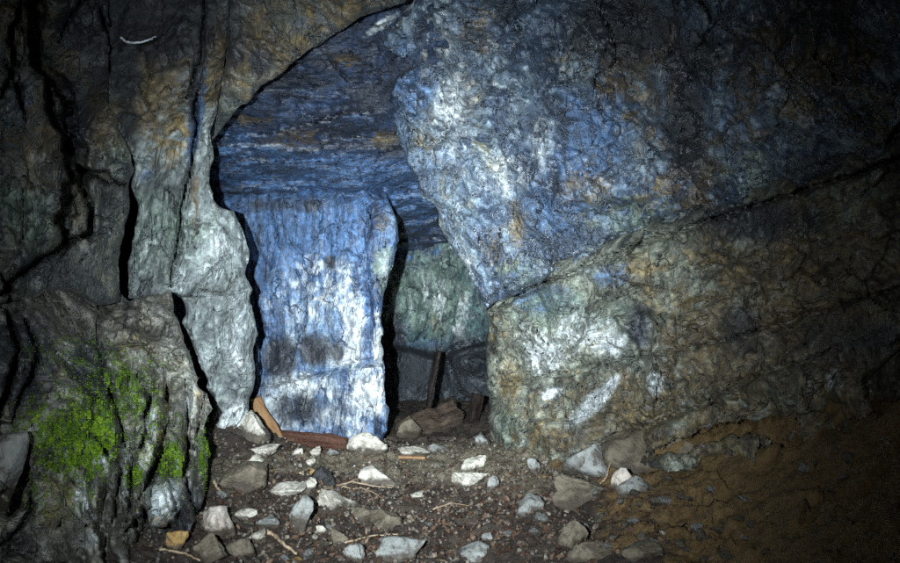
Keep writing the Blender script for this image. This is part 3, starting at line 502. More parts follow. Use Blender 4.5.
# 9. lower ledge rock on the right
ledge, _, _ = rock_mass('rock_ledge', M['ledge'],
    [(487, 302), (520, 278), (600, 244), (680, 214), (760, 186), (900, 138), (1160, 30), (1160, 560), (900, 520), (760, 520), (640, 540), (560, 540), (497, 500), (490, 440), (488, 400), (489, 360), (486, 330)],
    [(490, 330, 4.84), (490, 440, 4.78), (560, 300, 4.30), (560, 400, 4.38), (560, 450, 4.25), (640, 260, 3.93), (640, 400, 3.85), (700, 250, 3.66), (700, 400, 3.5), (800, 300, 3.08), (800, 400, 3.0), (900, 200, 2.68), (900, 380, 2.6), (1150, 100, 1.9), (1150, 400, 1.9), (560, 530, 4.0), (760, 510, 3.0)],
    [('facet', (1.6, 1.6, 2.0), 0.20, 89), ('fbm', (2.0, 2.0, 2.4), 0.12, 83), ('facet', (3.2, 3.2, 3.2), 0.20, 84), ('facet', (10, 10, 12), 0.055, 87), ('fbm', (8, 8, 8), 0.055, 85), ('ridge', (22, 22, 26), 0.016, 86)],
    step=2.2, edge=3.2, rim=15, rim_d=0.15, thick=1.4, seed=83,
    cracks=[([(490, 312), (522, 294), (562, 276), (602, 260), (642, 244), (682, 230), (762, 203), (832, 182), (902, 156), (1160, 54)], 4.5, 0.35), ([(495, 345), (540, 322), (585, 305), (610, 292)], 2.5, 0.05), ([(500, 388), (545, 378), (600, 366), (660, 352), (720, 342), (800, 318), (900, 286)], 4, 0.20), ([(622, 260), (634, 290), (640, 320), (650, 345)], 2.5, 0.06), ([(690, 285), (678, 310), (682, 340)], 3, 0.08),
            ([(655, 452), (690, 442), (725, 432), (790, 420)], 11, 0.5), ([(640, 430), (700, 405), (760, 375), (830, 350)], 4, 0.15), ([(560, 440), (575, 410), (610, 380)], 2.5, 0.06), ([(800, 200), (810, 250), (790, 290)], 3, 0.08)],
    bumps=[(590, 335, 40, 40, 0.06), (600, 400, 26, 22, 0.10), (545, 420, 30, 26, 0.06), (655, 384, 11, 14, 0.12), (836, 385, 12, 20, 0.12), (790, 385, 26, 26, 0.10), (740, 395, 30, 24, 0.08)],
    minerals_and_light={'ochre': [(640, 268, 18, 16, 0.95), (510, 385, 16, 36, 0.75), (540, 420, 30, 30, 0.6), (655, 295, 24, 24, 0.65), (500, 330, 12, 26, 0.5), (700, 250, 26, 22, 0.55), (690, 300, 14, 14, 0.6), (570, 400, 20, 30, 0.5), (595, 300, 14, 10, 0.4), (630, 415, 30, 20, 0.45)], 'white': [(590, 406, 30, 9, 0.95, -42), (608, 388, 16, 6, 0.9, -50), (552, 393, 13, 6, 0.9, -14), (655, 383, 9, 13, 0.75), (545, 355, 26, 24, 0.62), (580, 330, 30, 28, 0.5), (610, 340, 24, 22, 0.55), (835, 382, 10, 16, 0.5), (525, 335, 14, 20, 0.4)], 'green': [(560, 310, 60, 26, 0.6), (510, 430, 14, 40, 0.6), (620, 330, 40, 40, 0.4)],
              'brown': [(640, 420, 80, 50, 0.7), (720, 350, 70, 80, 0.75), (820, 300, 120, 120, 0.8), (560, 440, 60, 20, 0.6), (720, 430, 60, 40, 0.9), (850, 430, 110, 60, 0.9)], 'dark': [(640, 325, 18, 28, 0.6), (760, 220, 80, 24, 0.65), (740, 330, 30, 30, 0.5), (850, 340, 80, 30, 0.5)], 'blue': [(545, 300, 40, 20, 0.5), (640, 330, 12, 22, 0.4), (610, 275, 40, 18, 0.4)]})
tag(ledge, 'ochre and grey rock ledge with a white streak below the overhanging rock', 'rock')

# 10. the rest of the cave round the camera
def shell():
    na, nl = 72, 80
    V = []
    for j in range(nl):
        y = -2.6 + 13.0 * j / (nl - 1); k = 1.0 if j < nl - 8 else max(0.02, 1 - ((j - nl + 9) / 8) ** 2)
        for i in range(na):
            a = 2 * math.pi * i / na; V.append((4.3 * k * math.cos(a), y, 1.4 + 3.0 * k * math.sin(a)))
    V = np.array(V); n = facet(V * 0.9, 3) * 0.6 + fbm(V * 1.6, 4, 9) * 0.5
    V[:, 0] *= 1 + 0.12 * n; V[:, 2] = 1.4 + (V[:, 2] - 1.4) * (1 + 0.12 * n)
    idx = np.arange(na * nl).reshape(nl, na); r = np.roll(idx, -1, 1)
    Fc = np.stack([idx[:-1], idx[1:], r[1:], r[:-1]], -1).reshape(-1, 4)
    return mesh_obj('cave_wall', V, Fc, M['shell'])
tag(shell(), kind='structure')

# ------------------------------------------------------------------ floor
_fc = [(x, y, Y) for x, y, Y in [(450, 563, 2.98), (250, 563, 2.95), (120, 563, 2.7), (450, 510, 3.7), (300, 510, 3.6), (215, 500, 3.5), (250, 470, 3.8), (450, 470, 4.4), (330, 470, 4.3), (380, 447, 4.85), (330, 448, 4.75), (232, 442, 3.98), (256, 441, 4.12), (280, 446, 4.4), (460, 447, 4.9), (500, 448, 4.6), (430, 444, 5.3), (560, 450, 4.25), (560, 490, 3.55), (640, 520, 2.9), (560, 560, 2.8), (640, 470, 3.5), (700, 460, 3.3), (700, 520, 2.75), (760, 422, 3.2), (800, 490, 2.6), (800, 430, 2.95), (900, 400, 2.6), (900, 470, 2.3), (900, 540, 2.0), (760, 560, 2.3), (1100, 450, 1.7)]]
_fw = [P(np.array(float(a)), np.array(float(b)), np.array(float(c))) for a, b, c in _fc]
_fw = [tuple(w.ravel()) for w in _fw] + [(0, 0, -0.05), (-2, 0.5, 0.0), (1.5, 0.3, 0.35), (-0.3, 7.0, -0.1), (-2.5, 5, 0.3), (2.5, 4, 1.0), (-0.3, 6, 0.0)]
_ft = TPS([(a, b) for a, b, c in _fw], [c for a, b, c in _fw], 0.01)
def floor_base(x, y): return _ft(np.stack([x, y], -1))
_tr = np.array([P(np.array(a), np.array(b), np.array(c)).ravel()[:2] for a, b, c in [(652., 462., 3.45), (700., 447., 3.38), (740., 432., 3.25), (792., 416., 3.02)]])
def floor_z(x, y):
    p = np.stack([x, y, 0 * x], -1)
    if np.size(x) > 5000 or True:
        td, _ = seg_dist(np.stack([x, y], -1), _tr, False); p[:, 2] = -0.20 * sstep(0.13, 0.04, td)
    dip = p[:, 2].copy(); p[:, 2] = 0
    rough = 1 + 0.25 * sstep(0.6, 1.0, x)
    clods = 0.028 * sstep(0.6, 1.0, x) * facet(p * 3.4, 97)
    return floor_base(x, y) + dip + clods + rough * (0.05 * fbm(p * 2.6, 3, 91) + 0.030 * facet(p * 6, 92) + 0.022 * fbm(p * 14, 4, 93) + 0.008 * ridged(p * 40, 3, 94))
def floor_hit(px, py):
    Y = np.arange(1.4, 8.0, 0.008); x = (px - CX) / FP * Y; z = H - (py - CY) / FP * Y
    k = np.nonzero(z < floor_z(x, Y))[0]
    Yh = Y[k[0]] if len(k) else 5.0
    return np.array([(px - CX) / FP * Yh, Yh, H - (py - CY) / FP * Yh])
def floor():
    xs = np.arange(-2.6, 3.2, 0.0125); ys = np.concatenate([np.arange(-2.4, 1.6, 0.1), np.arange(1.6, 5.4, 0.0125), np.arange(5.4, 8.5, 0.05)])
    gx, gy = np.meshgrid(xs, ys); x, y = gx.ravel(), gy.ravel(); z = floor_z(x, y)
    idx = np.arange(len(x)).reshape(gx.shape)
    Fc = np.stack([idx[:-1, :-1], idx[:-1, 1:], idx[1:, 1:], idx[1:, :-1]], -1).reshape(-1, 4)
    o = mesh_obj('ground', np.stack([x, y, z], -1), Fc, M['soil'])
    px = CX + x / np.maximum(y, 0.5) * FP; py = CY + (H - z) / np.maximum(y, 0.5) * FP; q = np.stack([px, py], -1)
    tan = blobs(q, [(470, 465, 130, 22, 1.0), (350, 462, 120, 16, 0.8), (520, 470, 50, 30, 0.8), (240, 470, 40, 20, 0.6)]) * (y > 1.5)
    och = sstep(0.5, 1.05, x + 0.55 * fbm(np.stack([x, y, z], -1) * 2, 3, 5)) * (y > -5)
    add_attr(o, 'tone_a', np.stack([tan, och, 0 * x], -1))
    return tag(o, kind='structure')
floor()

# ------------------------------------------------------------------ loose stones
def stone_mesh(w, d, h, seed, sub=4, cuts=9, rough=0.05, flat=0.0):
    r = np.random.default_rng(seed)
    bm = bmesh.new(); bmesh.ops.create_icosphere(bm, subdivisions=sub, radius=1.0)
    v = np.array([x.co[:] for x in bm.verts]); f = np.array([[x.index for x in fa.verts] for fa in bm.faces]); bm.free()
    for k in range(cuts):
        n = r.normal(size=3); n /= np.linalg.norm(n); dd = r.uniform(0.36, 0.74)
        s = v @ n - dd; m = s > 0; v[m] -= s[m, None] * n * 0.97
    v = v / np.abs(v).max(0)
    rr = np.linalg.norm(v, axis=1, keepdims=True)
    off = r.uniform(0, 50, 3)
    v = v + v / (rr + 1e-6) * (rough * 1.7 * fbm(v * 1.6 + off, 4, 3)[:, None] + rough * 0.8 * facet(v * 2.6 + off, 5)[:, None] + rough * 0.35 * ridged(v * 6 + off, 3, 6)[:, None])
    return v * np.array([w, d, h]) * 0.5, f
def put_stone(name, px, py, wp, hp, mat, seed, label=None, group=None, tilt=0.0, yaw=None, depth=0.8, sub=4, sink=0.45, cuts=11, lift=0.0, rough=0.05):
    b = floor_hit(px, py + hp * 0.5); Y = b[1]
    w, h = wp * Y / FP * 1.1, hp * Y / FP * 1.12
    dpt = w * depth; hz = max(h * 0.95, 0.5 * w * 0.3)
    v, f = stone_mesh(w * 1.04, dpt, hz * (1 + sink), seed, sub, cuts, rough)
    R = np.array(Euler((random.uniform(-.12, .12), math.radians(tilt), random.uniform(-.35, .35) if yaw is None else yaw)).to_matrix())
    v = v @ R.T
    o = mesh_obj(name, v, f, M[mat], smooth=True)
    o.location = (b[0], Y + dpt * 0.40, b[2] + hz * 0.5 * (1 - sink) + lift)
    return tag(o, label, 'pebble' if name == 'pebble' else 'stone', group)

G1 = 'loose stones on the cave floor'
stones = [
 ('stone', 370, 447, 44, 19, 'white', 'rounded white stone on the floor crest in front of the blue wall', 0, 0.7),
 ('stone', 411, 454, 38, 8, 'white', 'thin flat white stone just right of the rounded white stone', 0, 0.7),
 ('stone', 250, 429, 32, 26, 'white', 'pale blocky stone at the foot of the standing slab beside the plank', 8, 0.8),
 ('stone', 263, 451, 27, 12, 'white', 'flat pale stone just below the leaning plank', -6, 0.8),
 ('stone', 256, 461, 18, 9, 'white', 'small pale chip below the flat stone near the plank', 12, 0.8),
 ('stone', 296, 452, 11, 8, 'white', 'tiny white stone at the left end of the rotten timber', 0, 0.9),
 ('stone', 315, 453, 13, 9, 'white', 'small white stone in front of the rotten timber middle', -12, 0.9),
 ('stone', 331, 453, 14, 7, 'grey', 'small grey stone at the right end of the rotten timber', 0, 0.9),
 ('stone', 311, 463, 11, 6, 'white', 'small white stone lying alone on soil below the timber', 0, 0.9),
 ('stone', 330, 503, 47, 25, 'white', 'large angular pale stone in the middle of the stone scatter', 4, 0.75),
 ('stone', 285, 493, 38, 12, 'white', 'long flat pale stone left of the large angular stone', -8, 0.7),
 ('stone', 305, 488, 24, 13, 'white', 'pale wedge stone behind the standing grey stone', -10, 0.8),
 ('stone', 296, 514, 20, 32, 'grey', 'upright grey stone leaning beside the large angular stone', 22, 0.9),
 ('stone', 362, 516, 28, 11, 'brown', 'brownish flat stone right of the large angular stone', 0, 0.8),
 ('stone', 385, 524, 34, 16, 'brown', 'brown half buried stone below the brownish flat stone', 6, 0.8),
 ('stone', 243, 517, 22, 9, 'white', 'small flat pale stone right of the pinkish block', -8, 0.8),
 ('stone', 216, 529, 38, 27, 'pink', 'pinkish white angular block near the foot of the mossy outcrop', 14, 0.9),
 ('stone', 256, 537, 18, 13, 'white', 'small bright white wedge right of the pinkish block', -12, 0.9),
 ('stone', 174, 541, 19, 18, 'ochre', 'small rounded ochre stone at the foot of the mossy outcrop', 0, 0.9),
 ('stone', 204, 552, 32, 22, 'brown', 'brown grey stone in front of the pinkish block', 0, 0.9),
 ('stone', 240, 552, 26, 16, 'brown', 'low brown stone in front of the small white wedge', 0, 0.9),
 ('stone', 268, 524, 20, 11, 'grey', 'grey stone lying above the pale stick', 0, 0.9),
 ('stone', 377, 479, 38, 17, 'white', 'white and brown layered stone beside the black lump', 4, 0.7),
 ('stone', 470, 480, 42, 15, 'white', 'flat white stone right of centre with another stone behind it', 0, 0.7),
 ('stone', 474, 464, 24, 16, 'white', 'pale angular stone behind the flat white stone', -14, 0.8),
 ('stone', 493, 484, 11, 12, 'grey', 'small grey stone touching the flat white stone', 0, 0.9),
 ('stone', 420, 497, 20, 6, 'white', 'small flat pale stone below the dangling roots', 0, 0.8),
 ('stone', 400, 554, 44, 19, 'grey', 'pale grey flat stone at the bottom edge of the floor', -8, 0.8),
 ('stone', 354, 557, 22, 16, 'grey', 'pale grey stone at the bottom edge left of a flat one', 12, 0.9),
 ('stone', 476, 557, 38, 15, 'grey', 'low grey stone at the bottom edge right of centre', 0, 0.8),
 ('stone', 594, 465, 84, 34, 'grey', 'large pale pointed stone at the foot of the ochre ledge', -8, 0.7),
 ('stone', 578, 490, 56, 26, 'brown', 'brown stone under the large pale pointed stone', 16, 0.8),
 ('stone', 529, 505, 30, 21, 'grey', 'grey blunt stone standing alone on the dark soil', 0, 0.9),
 ('stone', 534, 466, 13, 12, 'grey', 'small grey stone left of the large pale pointed stone', 0, 0.9),
 ('stone', 572, 538, 32, 26, 'brown', 'dull brown stone in shadow near the bottom edge', 0, 0.9),
 ('stone', 592, 554, 44, 18, 'brown', 'low brown stone in shadow at the bottom edge', -6, 0.8),
 ('stone', 650, 555, 46, 16, 'brown', 'half buried brown stone at the foot of the earth bank', 0, 0.8),
 ('stone', 638, 484, 34, 20, 'grey', 'tilted grey stone at the right of the large pointed stone', -30, 0.8),
 ('stone', 644, 448, 66, 44, 'brown', 'dark brown boulder wedged between the ledge and the earth bank', 26, 0.8),
 ('stone', 696, 450, 44, 20, 'brown', 'dark stone in the crevice right of the brown boulder', -12, 0.8),
 ('stone', 626, 482, 22, 22, 'pink', 'reddish pale stone against the end of the large pointed stone', 10, 0.9),
 ('stone', 488, 539, 12, 6, 'grey', 'small grey chip on the dark soil at lower centre', 0, 0.9),
 ('stone', 320, 531, 12, 8, 'white', 'small pale chip below the large angular stone', 0, 0.9),
 ('stone', 335, 541, 22, 12, 'brown', 'small brown stone above the bottom pale grey stone', 0, 0.9),
 ('stone', 240, 482, 46, 30, 'brown', 'large brown boulder sunk in the slope below the slab', 10, 0.8),
 ('stone', 437, 449, 26, 9, 'grey', 'grey flat stone at the mouth of the dark passage', 0, 0.8),
 ('stone', 482, 441, 16, 9, 'grey', 'small grey stone at the right corner of the passage', 0, 0.9),
 ('stone', 412, 430, 26, 20, 'brown', 'reddish brown stone inside the passage left of the log', 14, 0.9),
]
for k, (nm, px, py, w, h, mt, lab, ti, dp) in enumerate(stones):
    put_stone(nm, px, py, w, h, mt, 500 + k, lab, G1, ti, None, dp, 4, rough=0.09)
put_stone('stone', -2, 466, 34, 62, 'grey', 660, 'grey rounded stone at the left edge beside the mossy outcrop', G1, 0, None, 0.8, 4).location = tuple(P(np.array(-2.), np.array(466.), np.array(2.52)))

# pebbles
G2 = 'pebbles scattered over the cave floor'
protos = {}
def pebble(px, py, s, mat, k):
    key = (mat, k % 6)
    if key not in protos:
        v, f = stone_mesh(1, 0.85, 0.6, 900 + k % 6 + len(protos) * 7, 3, 7, 0.06)
        protos[key] = mesh_obj('pebble', v, f, M[mat]); o = protos[key]
    else:
        o = protos[key].copy(); col.objects.link(o)
    b = floor_hit(px, py); w = s * b[1] / FP
    o.scale = (w, w, w * random.uniform(0.7, 1.2)); o.location = (b[0], b[1], b[2] + w * 0.18)
    o.rotation_euler = (random.uniform(-.4, .4), random.uniform(-.4, .4), random.uniform(0, 6.3))
    names = {'white': 'small whitish pebble among others on the cave floor', 'grey': 'small grey pebble among others on the cave floor', 'brown': 'small brown pebble among others on the cave floor', 'ochre': 'small ochre pebble among others on the cave floor'}
    tag(o, names[mat], 'pebble', names[mat].replace('small ', '').split(' among')[0] + 's on the cave floor')
for k in range(200):
    px = random.gauss(330, 120) if random.random() < 0.75 else random.uniform(180, 680); py = random.uniform(458, 563)
    if px < 200 + (py < 520) * 20 or px > 660: continue
    pebble(px, py, random.choice([4, 5, 5, 6, 7, 8, 10]) * (0.7 + 0.5 * (py - 450) / 110), random.choices(['white', 'grey', 'brown', 'ochre'], [1, 4, 7, 1])[0], k)

for k in range(86):                                                # dull rubble at the foot of the rocks
    if k < 30: px, py = random.gauss(232, 26), random.uniform(455, 562)
    elif k < 64: px, py = random.gauss(605, 50), random.uniform(472, 560)
    else: px = random.uniform(670, 860); py = 545 - 0.42 * (px - 640) + random.uniform(-30, 70)
    pebble(px, py, random.uniform(9, 19), random.choice(['brown', 'brown', 'grey']), k)

# gravel and leaf litter
def scatter(name, n, kind):
    V, Fq = [], []; cnt = 0
    bm = bmesh.new(); bmesh.ops.create_icosphere(bm, subdivisions=1, radius=1.0)
    bx = np.array([v.co[:] for v in bm.verts]); fo = [tuple(v.index for v in f.verts) for f in bm.faces]; bm.free()
    x = rng.uniform(-1.5, 1.7, n * 3); y = rng.uniform(2.2, 5.1, n * 3)
    px = CX + x / y * FP
    if kind == 'leaf': dens = blobs(np.stack([px, CY + (H - floor_base(x, y)) / y * FP], -1), [(420, 530, 220, 50, 1.0), (300, 500, 120, 40, 0.8), (520, 500, 90, 40, 0.8), (240, 520, 60, 40, 0.8), (320, 455, 60, 14, 0.7)])
    else: dens = 0.012 + 0.24 * (x < 0.6) + 0.75 * blobs(np.stack([px, CY + (H - floor_base(x, y)) / y * FP], -1), [(330, 500, 190, 80, 1.0), (500, 480, 120, 50, 0.8)]) * (x < 0.75)
    keep = np.nonzero(rng.uniform(size=n * 3) < dens * 0.7)[0][:n]
    z = floor_z(x, y)
    for i in keep:
        if kind == 'leaf':
            L = rng.uniform(0.006, 0.026); W = L * rng.uniform(0.15, 0.6); c = rng.uniform(-0.4, 0.6) * L
            p = np.array([[-L, 0, 0], [-L * 0.2, W, c * 0.5], [-L * 0.2, -W, c * 0.5], [L * 0.4, W * 0.7, c * 0.7], [L * 0.4, -W * 0.7, c * 0.7], [L, 0, c * 0.2]])
            ff = [(0, 2, 1), (1, 2, 4, 3), (3, 4, 5)]
        else:
            s = rng.choice([0.005, 0.007, 0.009, 0.013]); p = bx * s * rng.uniform(0.6, 1.25, (12, 3)) * rng.uniform(0.6, 1.2, 3) ; ff = fo
        R = np.array(Euler((rng.normal(0, .5), rng.normal(0, .5), rng.uniform(0, 6.3))).to_matrix())
        p = p @ R.T + np.array([x[i], y[i], z[i] + 0.004])
        V.extend(p); Fq.extend([tuple(a + cnt for a in t) for t in ff]); cnt += len(p)
    return mesh_obj(name, V, Fq, M['gravel' if kind == 'stone' else 'litter'], smooth=False)
tag(scatter('gravel', 5000, 'stone'), 'fine brown and grey gravel strewn over the cave floor', 'gravel', kind='stuff')
tag(scatter('leaf_litter', 9500, 'leaf'), 'dark red brown leaf litter and bark chips on the floor', 'leaf litter', kind='stuff')

# ------------------------------------------------------------------ moss on the outcrop
def moss():
    dens = blobs(oq, [(85, 438, 30, 28, 1.0), (50, 428, 34, 24, 0.35), (95, 408, 36, 26, 0.35), (135, 398, 26, 30, 0.3), (110, 370, 60, 24, 0.14), (150, 440, 40, 50, 0.12), (60, 490, 40, 30, 0.1), (172, 462, 13, 16, 0.95), (80, 462, 26, 14, 0.8), (205, 455, 6, 22, 0.8), (118, 382, 20, 14, 0.5), (133, 477, 8, 10, 0.8), (70, 350, 50, 14, 0.12), (108, 440, 12, 20, 0.7), (60, 462, 20, 10, 0.5)])
    pat = sstep(-0.12, 0.30, fbm(np.stack([oq[:, 0] * 0.22, oq[:, 1] * 0.09, 0 * oY], -1), 4, 5, 0.75) + 0.02)
    pr = dens * pat * (oY < 3.6); pr = pr / pr.sum()
    ii = rng.choice(len(oq), 60000, p=pr)
    cl = np.clip(fbm(np.stack([oq[:, 0] * 0.30, oq[:, 1] * 0.24, 0 * oY], -1), 3, 15) + 0.15, 0, 1) * np.clip(dens * 1.6, 0, 1) * 0.045   # cushions stand off the rock
    V, Fq = [], []; cnt = 0
    for i in ii:
        qx, qy = oq[i] + rng.uniform(-1.6, 1.6, 2); b = P(np.array(qx), np.array(qy), np.array(oY[i] - 0.002 - cl[i] * rng.uniform(0.6, 1.0))).ravel()
        L = rng.uniform(0.003, 0.0075); d = np.array([rng.normal(0, .6), -rng.uniform(0.3, 1.0), rng.uniform(0.1, 1.0)]); d /= np.linalg.norm(d)
        s = np.cross(d, rng.normal(size=3)); s /= np.linalg.norm(s) + 1e-9; s *= L * 0.26
        V.extend([b - s, b + s, b + d * L * 0.6 + s * 0.8, b + d * L]); Fq.append((cnt, cnt + 1, cnt + 2, cnt + 3)); cnt += 4
    return mesh_obj('moss', V, Fq, M['moss'], smooth=False)
tag(moss(), 'bright green moss growing over the ribbed rock outcrop', 'moss', kind='stuff')

# ------------------------------------------------------------------ timber, sticks and roots
def plank(name, a, b, w, t, mat, seed, label, cat, roll=0.0, group=None):
    a, b = np.array(a, float), np.array(b, float); L = np.linalg.norm(b - a)
    nx, ny, nz = 12, 5, max(8, int(L / 0.012))
    bm = bmesh.new(); bmesh.ops.create_cube(bm, size=1.0)
    bmesh.ops.scale(bm, vec=(w, t, L), verts=bm.verts)
    bmesh.ops.bevel(bm, geom=bm.edges[:], offset=min(w, t) * 0.12, segments=2, affect='EDGES')
    bmesh.ops.subdivide_edges(bm, edges=[e for e in bm.edges if abs((e.verts[0].co - e.verts[1].co).z) > L * 0.4], cuts=min(60, nz), use_grid_fill=True)
    bmesh.ops.subdivide_edges(bm, edges=[e for e in bm.edges if e.calc_length() > w * 0.35 and abs((e.verts[0].co - e.verts[1].co).z) < 1e-4], cuts=6, use_grid_fill=True)
    v = np.array([x.co[:] for x in bm.verts]); r = np.random.default_rng(seed); off = r.uniform(0, 30, 3)
    n = fbm(v * np.array([30, 30, 4]) + off, 4, seed); n2 = fbm(v * 6 + off, 3, seed + 3)
    rad = v.copy(); rad[:, 2] = 0
    v = v + rad * (n * 0.35)[:, None] + np.stack([n2 * w * 0.12, fbm(v * 5 + off, 2, 7) * t * 0.3, 0 * n], -1)
    end = np.abs(v[:, 2]) > L * 0.46; v[end, 2] *= 1 + 0.05 * fbm(v[end] * np.array([60, 60, 0]) + off, 3, 9)
    for vv, c in zip(bm.verts, v): vv.co = c
    me = bpy.data.meshes.new(name); bm.to_mesh(me); bm.free(); me.materials.append(M[mat])
    me.polygons.foreach_set('use_smooth', np.ones(len(me.polygons), bool))
    o = bpy.data.objects.new(name, me); col.objects.link(o)
    d = Vector(b - a).normalized(); qd = d.to_track_quat('Z', 'Y')
    o.rotation_mode = 'QUATERNION'; o.rotation_quaternion = qd @ Euler((0, 0, roll)).to_quaternion()
    o.location = (a + b) / 2
    return tag(o, label, cat, group)
def at(px, py, Y): return P(np.array(float(px)), np.array(float(py)), np.array(float(Y))).ravel()
plank('wooden_plank', at(254, 399, 4.82), at(279, 441, 4.62), 0.075, 0.03, 'wood', 3, 'orange brown plank leaning on the blue wall beside the slab', 'plank', 0.4)
plank('timber', at(272, 437, 4.70), at(347, 444, 4.72), 0.085, 0.10, 'rot', 5, 'dark red rotten timber lying along the foot of the blue wall', 'timber', 0.2)
plank('wooden_plank', at(438, 352, 6.3), at(422, 440, 5.9), 0.07, 0.03, 'wet_board', 7, 'dark reddish board leaning upright inside the dark passage', 'plank', 0.8)
plank('log', at(400, 436, 5.5), at(458, 414, 5.9), 0.19, 0.20, 'log', 9, 'thick dark brown log lying across the dark passage', 'log', 0.5)
plank('wooden_plank', at(466, 450, 5.6), at(478, 395, 6.1), 0.11, 0.04, 'wet_board', 12, 'short splintered board standing at the right inside the passage', 'plank', 0.2)
plank('wooden_plank', at(398, 457, 4.55), at(425, 458, 4.6), 0.03, 0.016, 'wood', 13, 'small yellowish wood splinter under the thin flat white stone', 'splinter', 0.0)

def tube(name, pts, r0, r1, mat, label, cat, parent=None, n=7, seed=0, group=None):
    pts = np.array(pts, float); t = np.linspace(0, 1, len(pts)); tt = np.linspace(0, 1, 40)
    c = np.stack([np.interp(tt, t, pts[:, k]) for k in range(3)], -1)
    for _ in range(3): c[1:-1] = 0.25 * c[:-2] + 0.5 * c[1:-1] + 0.25 * c[2:]
    w = np.stack([fbm(np.stack([tt * 9, 0 * tt + seed, 0 * tt + k * 5.], -1), 3, seed + k) for k in range(3)], -1); c += w * r0 * 1.2
    d = np.gradient(c, axis=0); d /= np.linalg.norm(d, axis=1)[:, None]
    s = np.cross(d, [0.1, 0.2, 1.0]); s /= np.linalg.norm(s, axis=1)[:, None] + 1e-9; u = np.cross(s, d)
    V = []
    for i in range(40):
        rr = (r0 + (r1 - r0) * tt[i]) * (1 + 0.12 * math.sin(i * 1.7 + seed) * math.sin(i * 0.9))
        for k in range(n):
            a = 2 * math.pi * k / n; V.append(c[i] + rr * (math.cos(a) * s[i] + math.sin(a) * u[i]))
    idx = np.arange(40 * n).reshape(40, n); r = np.roll(idx, -1, 1)
    Fq = [tuple(x) for x in np.stack([idx[:-1], r[:-1], r[1:], idx[1:]], -1).reshape(-1, 4)] + [tuple(idx[0][::-1]), tuple(idx[-1])]
    o = mesh_obj(name, V, Fq, M[mat], parent)
    if not parent: tag(o, label, cat, group)
    return o
def fl(px, py, up=0.008):
    p = floor_hit(px, py); p[2] += up; return p
GS = 'sticks and roots on the cave floor'
root = bpy.data.objects.new('root_tangle', None); col.objects.link(root); root.location = tuple(fl(372, 488))
tag(root, 'pale stringy root tangle on the soil above the large angular stone', 'roots', GS)
for k, pts in enumerate([[(318, 494), (335, 488), (352, 484), (372, 488), (392, 490)], [(338, 487), (352, 491), (362, 490), (376, 496), (384, 502)], [(352, 484), (366, 486), (378, 485), (398, 489)], [(360, 489), (368, 494), (372, 500)], [(345, 486), (356, 481), (364, 480)]]):
    o = tube('root_strand', [fl(a, b, 0.012) for a, b in pts], 0.006 if k == 0 else 0.0035, 0.002, 'twig', None, None, None, seed=k)
    o.location = -np.array(root.location); o.parent = root
    for key in ('label', 'category', 'group'):
        if key in o: del o[key]
for k, (pts, r, lab) in enumerate([
    ([(264, 533), (275, 538), (284, 547), (297, 556)], 0.011, 'pale peeling stick lying below the small white wedge'),
    ([(213, 482), (217, 490), (225, 497)], 0.008, 'short pale twig at the foot of the mossy outcrop'),
    ([(300, 475), (309, 470), (318, 473)], 0.006, 'short orange brown twig beside the black lump'),
    ([(600, 487), (607, 478), (612, 466)], 0.006, 'thin reddish twig propped on the large pale pointed stone'),
    ([(430, 512), (452, 505), (470, 508)], 0.004, 'thin dark twig on the litter below the flat white stone'),
    ([(345, 545), (372, 538), (398, 536)], 0.005, 'thin brown twig above the bottom pale grey stones'),
    ([(505, 530), (528, 536), (552, 533)], 0.005, 'dim brown twig on the dark soil right of centre'),
    ([(160, 552), (185, 556), (200, 563)], 0.006, 'brown twig at the bottom edge beside the ochre stone')]):
    tube('twig', [fl(a, b, 0.01 + (0.05 if k == 3 and j == 2 else 0)) for j, (a, b) in enumerate(pts)], r, r * 0.5, 'twig' if k != 6 else 'rot', lab, 'twig', seed=20 + k, group=GS)
put_stone('charred_lump', 323, 478, 22, 18, 'black', 701, 'crumpled black lump on the soil left of the layered stone', None, 0, None, 0.9, 4, rough=0.14)['category'] = 'lump'
put_stone('dead_leaf', 351 - 38, 474, 9, 7, 'ochre', 702, 'orange dead leaf curled on the soil beside the black lump', None, 20, None, 0.4, 3)['category'] = 'leaf'
tube('root', [at(121, 38, 2.95), at(127, 42, 2.93), at(136, 43, 2.91), at(148, 40, 2.92), at(156, 36, 2.96)], 0.006, 0.003, 'strip', 'small pale curved root on the dark rock near the top left', 'root', seed=41)

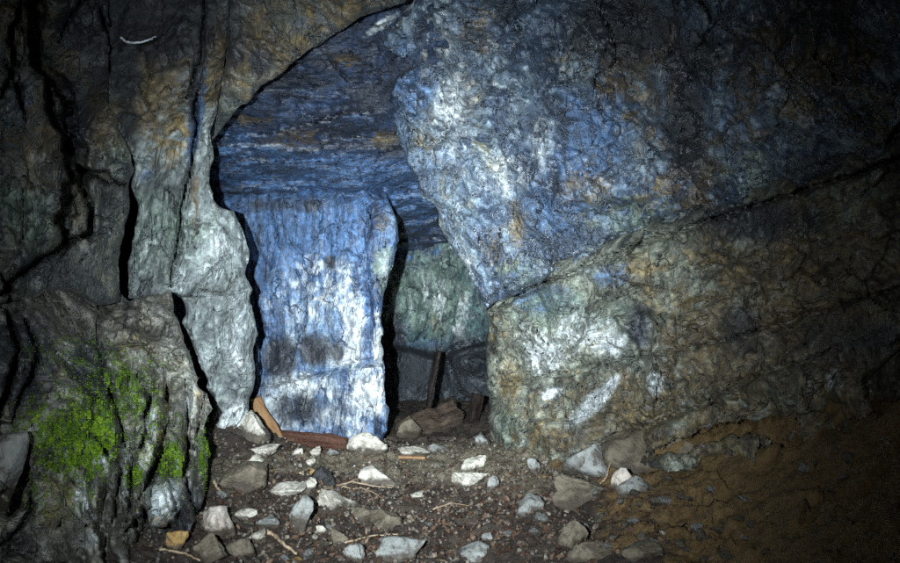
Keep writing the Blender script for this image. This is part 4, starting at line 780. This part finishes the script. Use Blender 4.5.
# ------------------------------------------------------------------ light: the photographer's torch just left of the lens, dusk sky behind
w = bpy.data.worlds.new('World'); sc.world = w; w.use_nodes = True
nt = w.node_tree; bg = nt.nodes['Background']; sky = nt.nodes.new('ShaderNodeTexSky'); sky.sky_type = 'NISHITA'; sky.sun_disc = False
sky.sun_elevation = math.radians(6); sky.sun_rotation = math.radians(180); nt.links.new(sky.outputs[0], bg.inputs[0]); bg.inputs[1].default_value = 0.006
ld = bpy.data.lights.new('torch', 'SPOT'); ld.energy = 4100; ld.spot_size = math.radians(140); ld.spot_blend = 0.6; ld.shadow_soft_size = 0.02; ld.color = (0.78, 0.91, 1.0)
ld.use_nodes = True                                              # beam profile of a hand torch: a bright core with a weak wide spill
lt = ld.node_tree; em = lt.nodes['Emission']
def ln(op, a, b=0.0):
    n = lt.nodes.new('ShaderNodeMath'); n.operation = op
    for i, v in enumerate((a, b)):
        if isinstance(v, bpy.types.NodeSocket): lt.links.new(v, n.inputs[i])
        else: n.inputs[i].default_value = v
    return n.outputs[0]
_sx = lt.nodes.new('ShaderNodeSeparateXYZ'); lt.links.new(lt.nodes.new('ShaderNodeTexCoord').outputs['Normal'], _sx.inputs[0])
_c2 = ln('MAXIMUM', ln('MULTIPLY', _sx.outputs[2], _sx.outputs[2]), 0.02)
_t2 = ln('SUBTRACT', ln('DIVIDE', 1.0, _c2), 1.0)                # squared tangent of the angle off the beam axis
lt.links.new(ln('ADD', ln('EXPONENT', ln('MULTIPLY', _t2, -1 / 0.325 ** 2)), ln('MULTIPLY', ln('EXPONENT', ln('MULTIPLY', _t2, -1 / 0.8 ** 2)), 0.008)), em.inputs['Strength'])
lo = bpy.data.objects.new('torch', ld); col.objects.link(lo); lo.location = (-0.26, 0.05, 1.27)
tg = Vector(at(420, 314, 4.8)); lo.rotation_euler = (tg - lo.location).to_track_quat('-Z', 'Y').to_euler()

cam = bpy.data.cameras.new('camera'); cam.sensor_width = 36; cam.lens = 36 * FP / 900; cam.clip_end = 200; cam.clip_start = 0.05
co = bpy.data.objects.new('camera', cam); col.objects.link(co); co.location = (0, 0, H); co.rotation_euler = (math.radians(90), 0, 0); sc.camera = co

sc.render.engine = 'CYCLES'
sc.cycles.use_denoising = False
sc.cycles.use_adaptive_sampling = True; sc.cycles.adaptive_threshold = 0.03; sc.cycles.adaptive_min_samples = 24
sc.cycles.max_bounces = 6; sc.cycles.diffuse_bounces = 3; sc.cycles.glossy_bounces = 2
sc.cycles.sample_clamp_indirect = 3.0
vs = sc.view_settings; vs.view_transform = 'Standard'; vs.look = 'None'; vs.exposure = 0; vs.gamma = 1; vs.use_curve_mapping = False
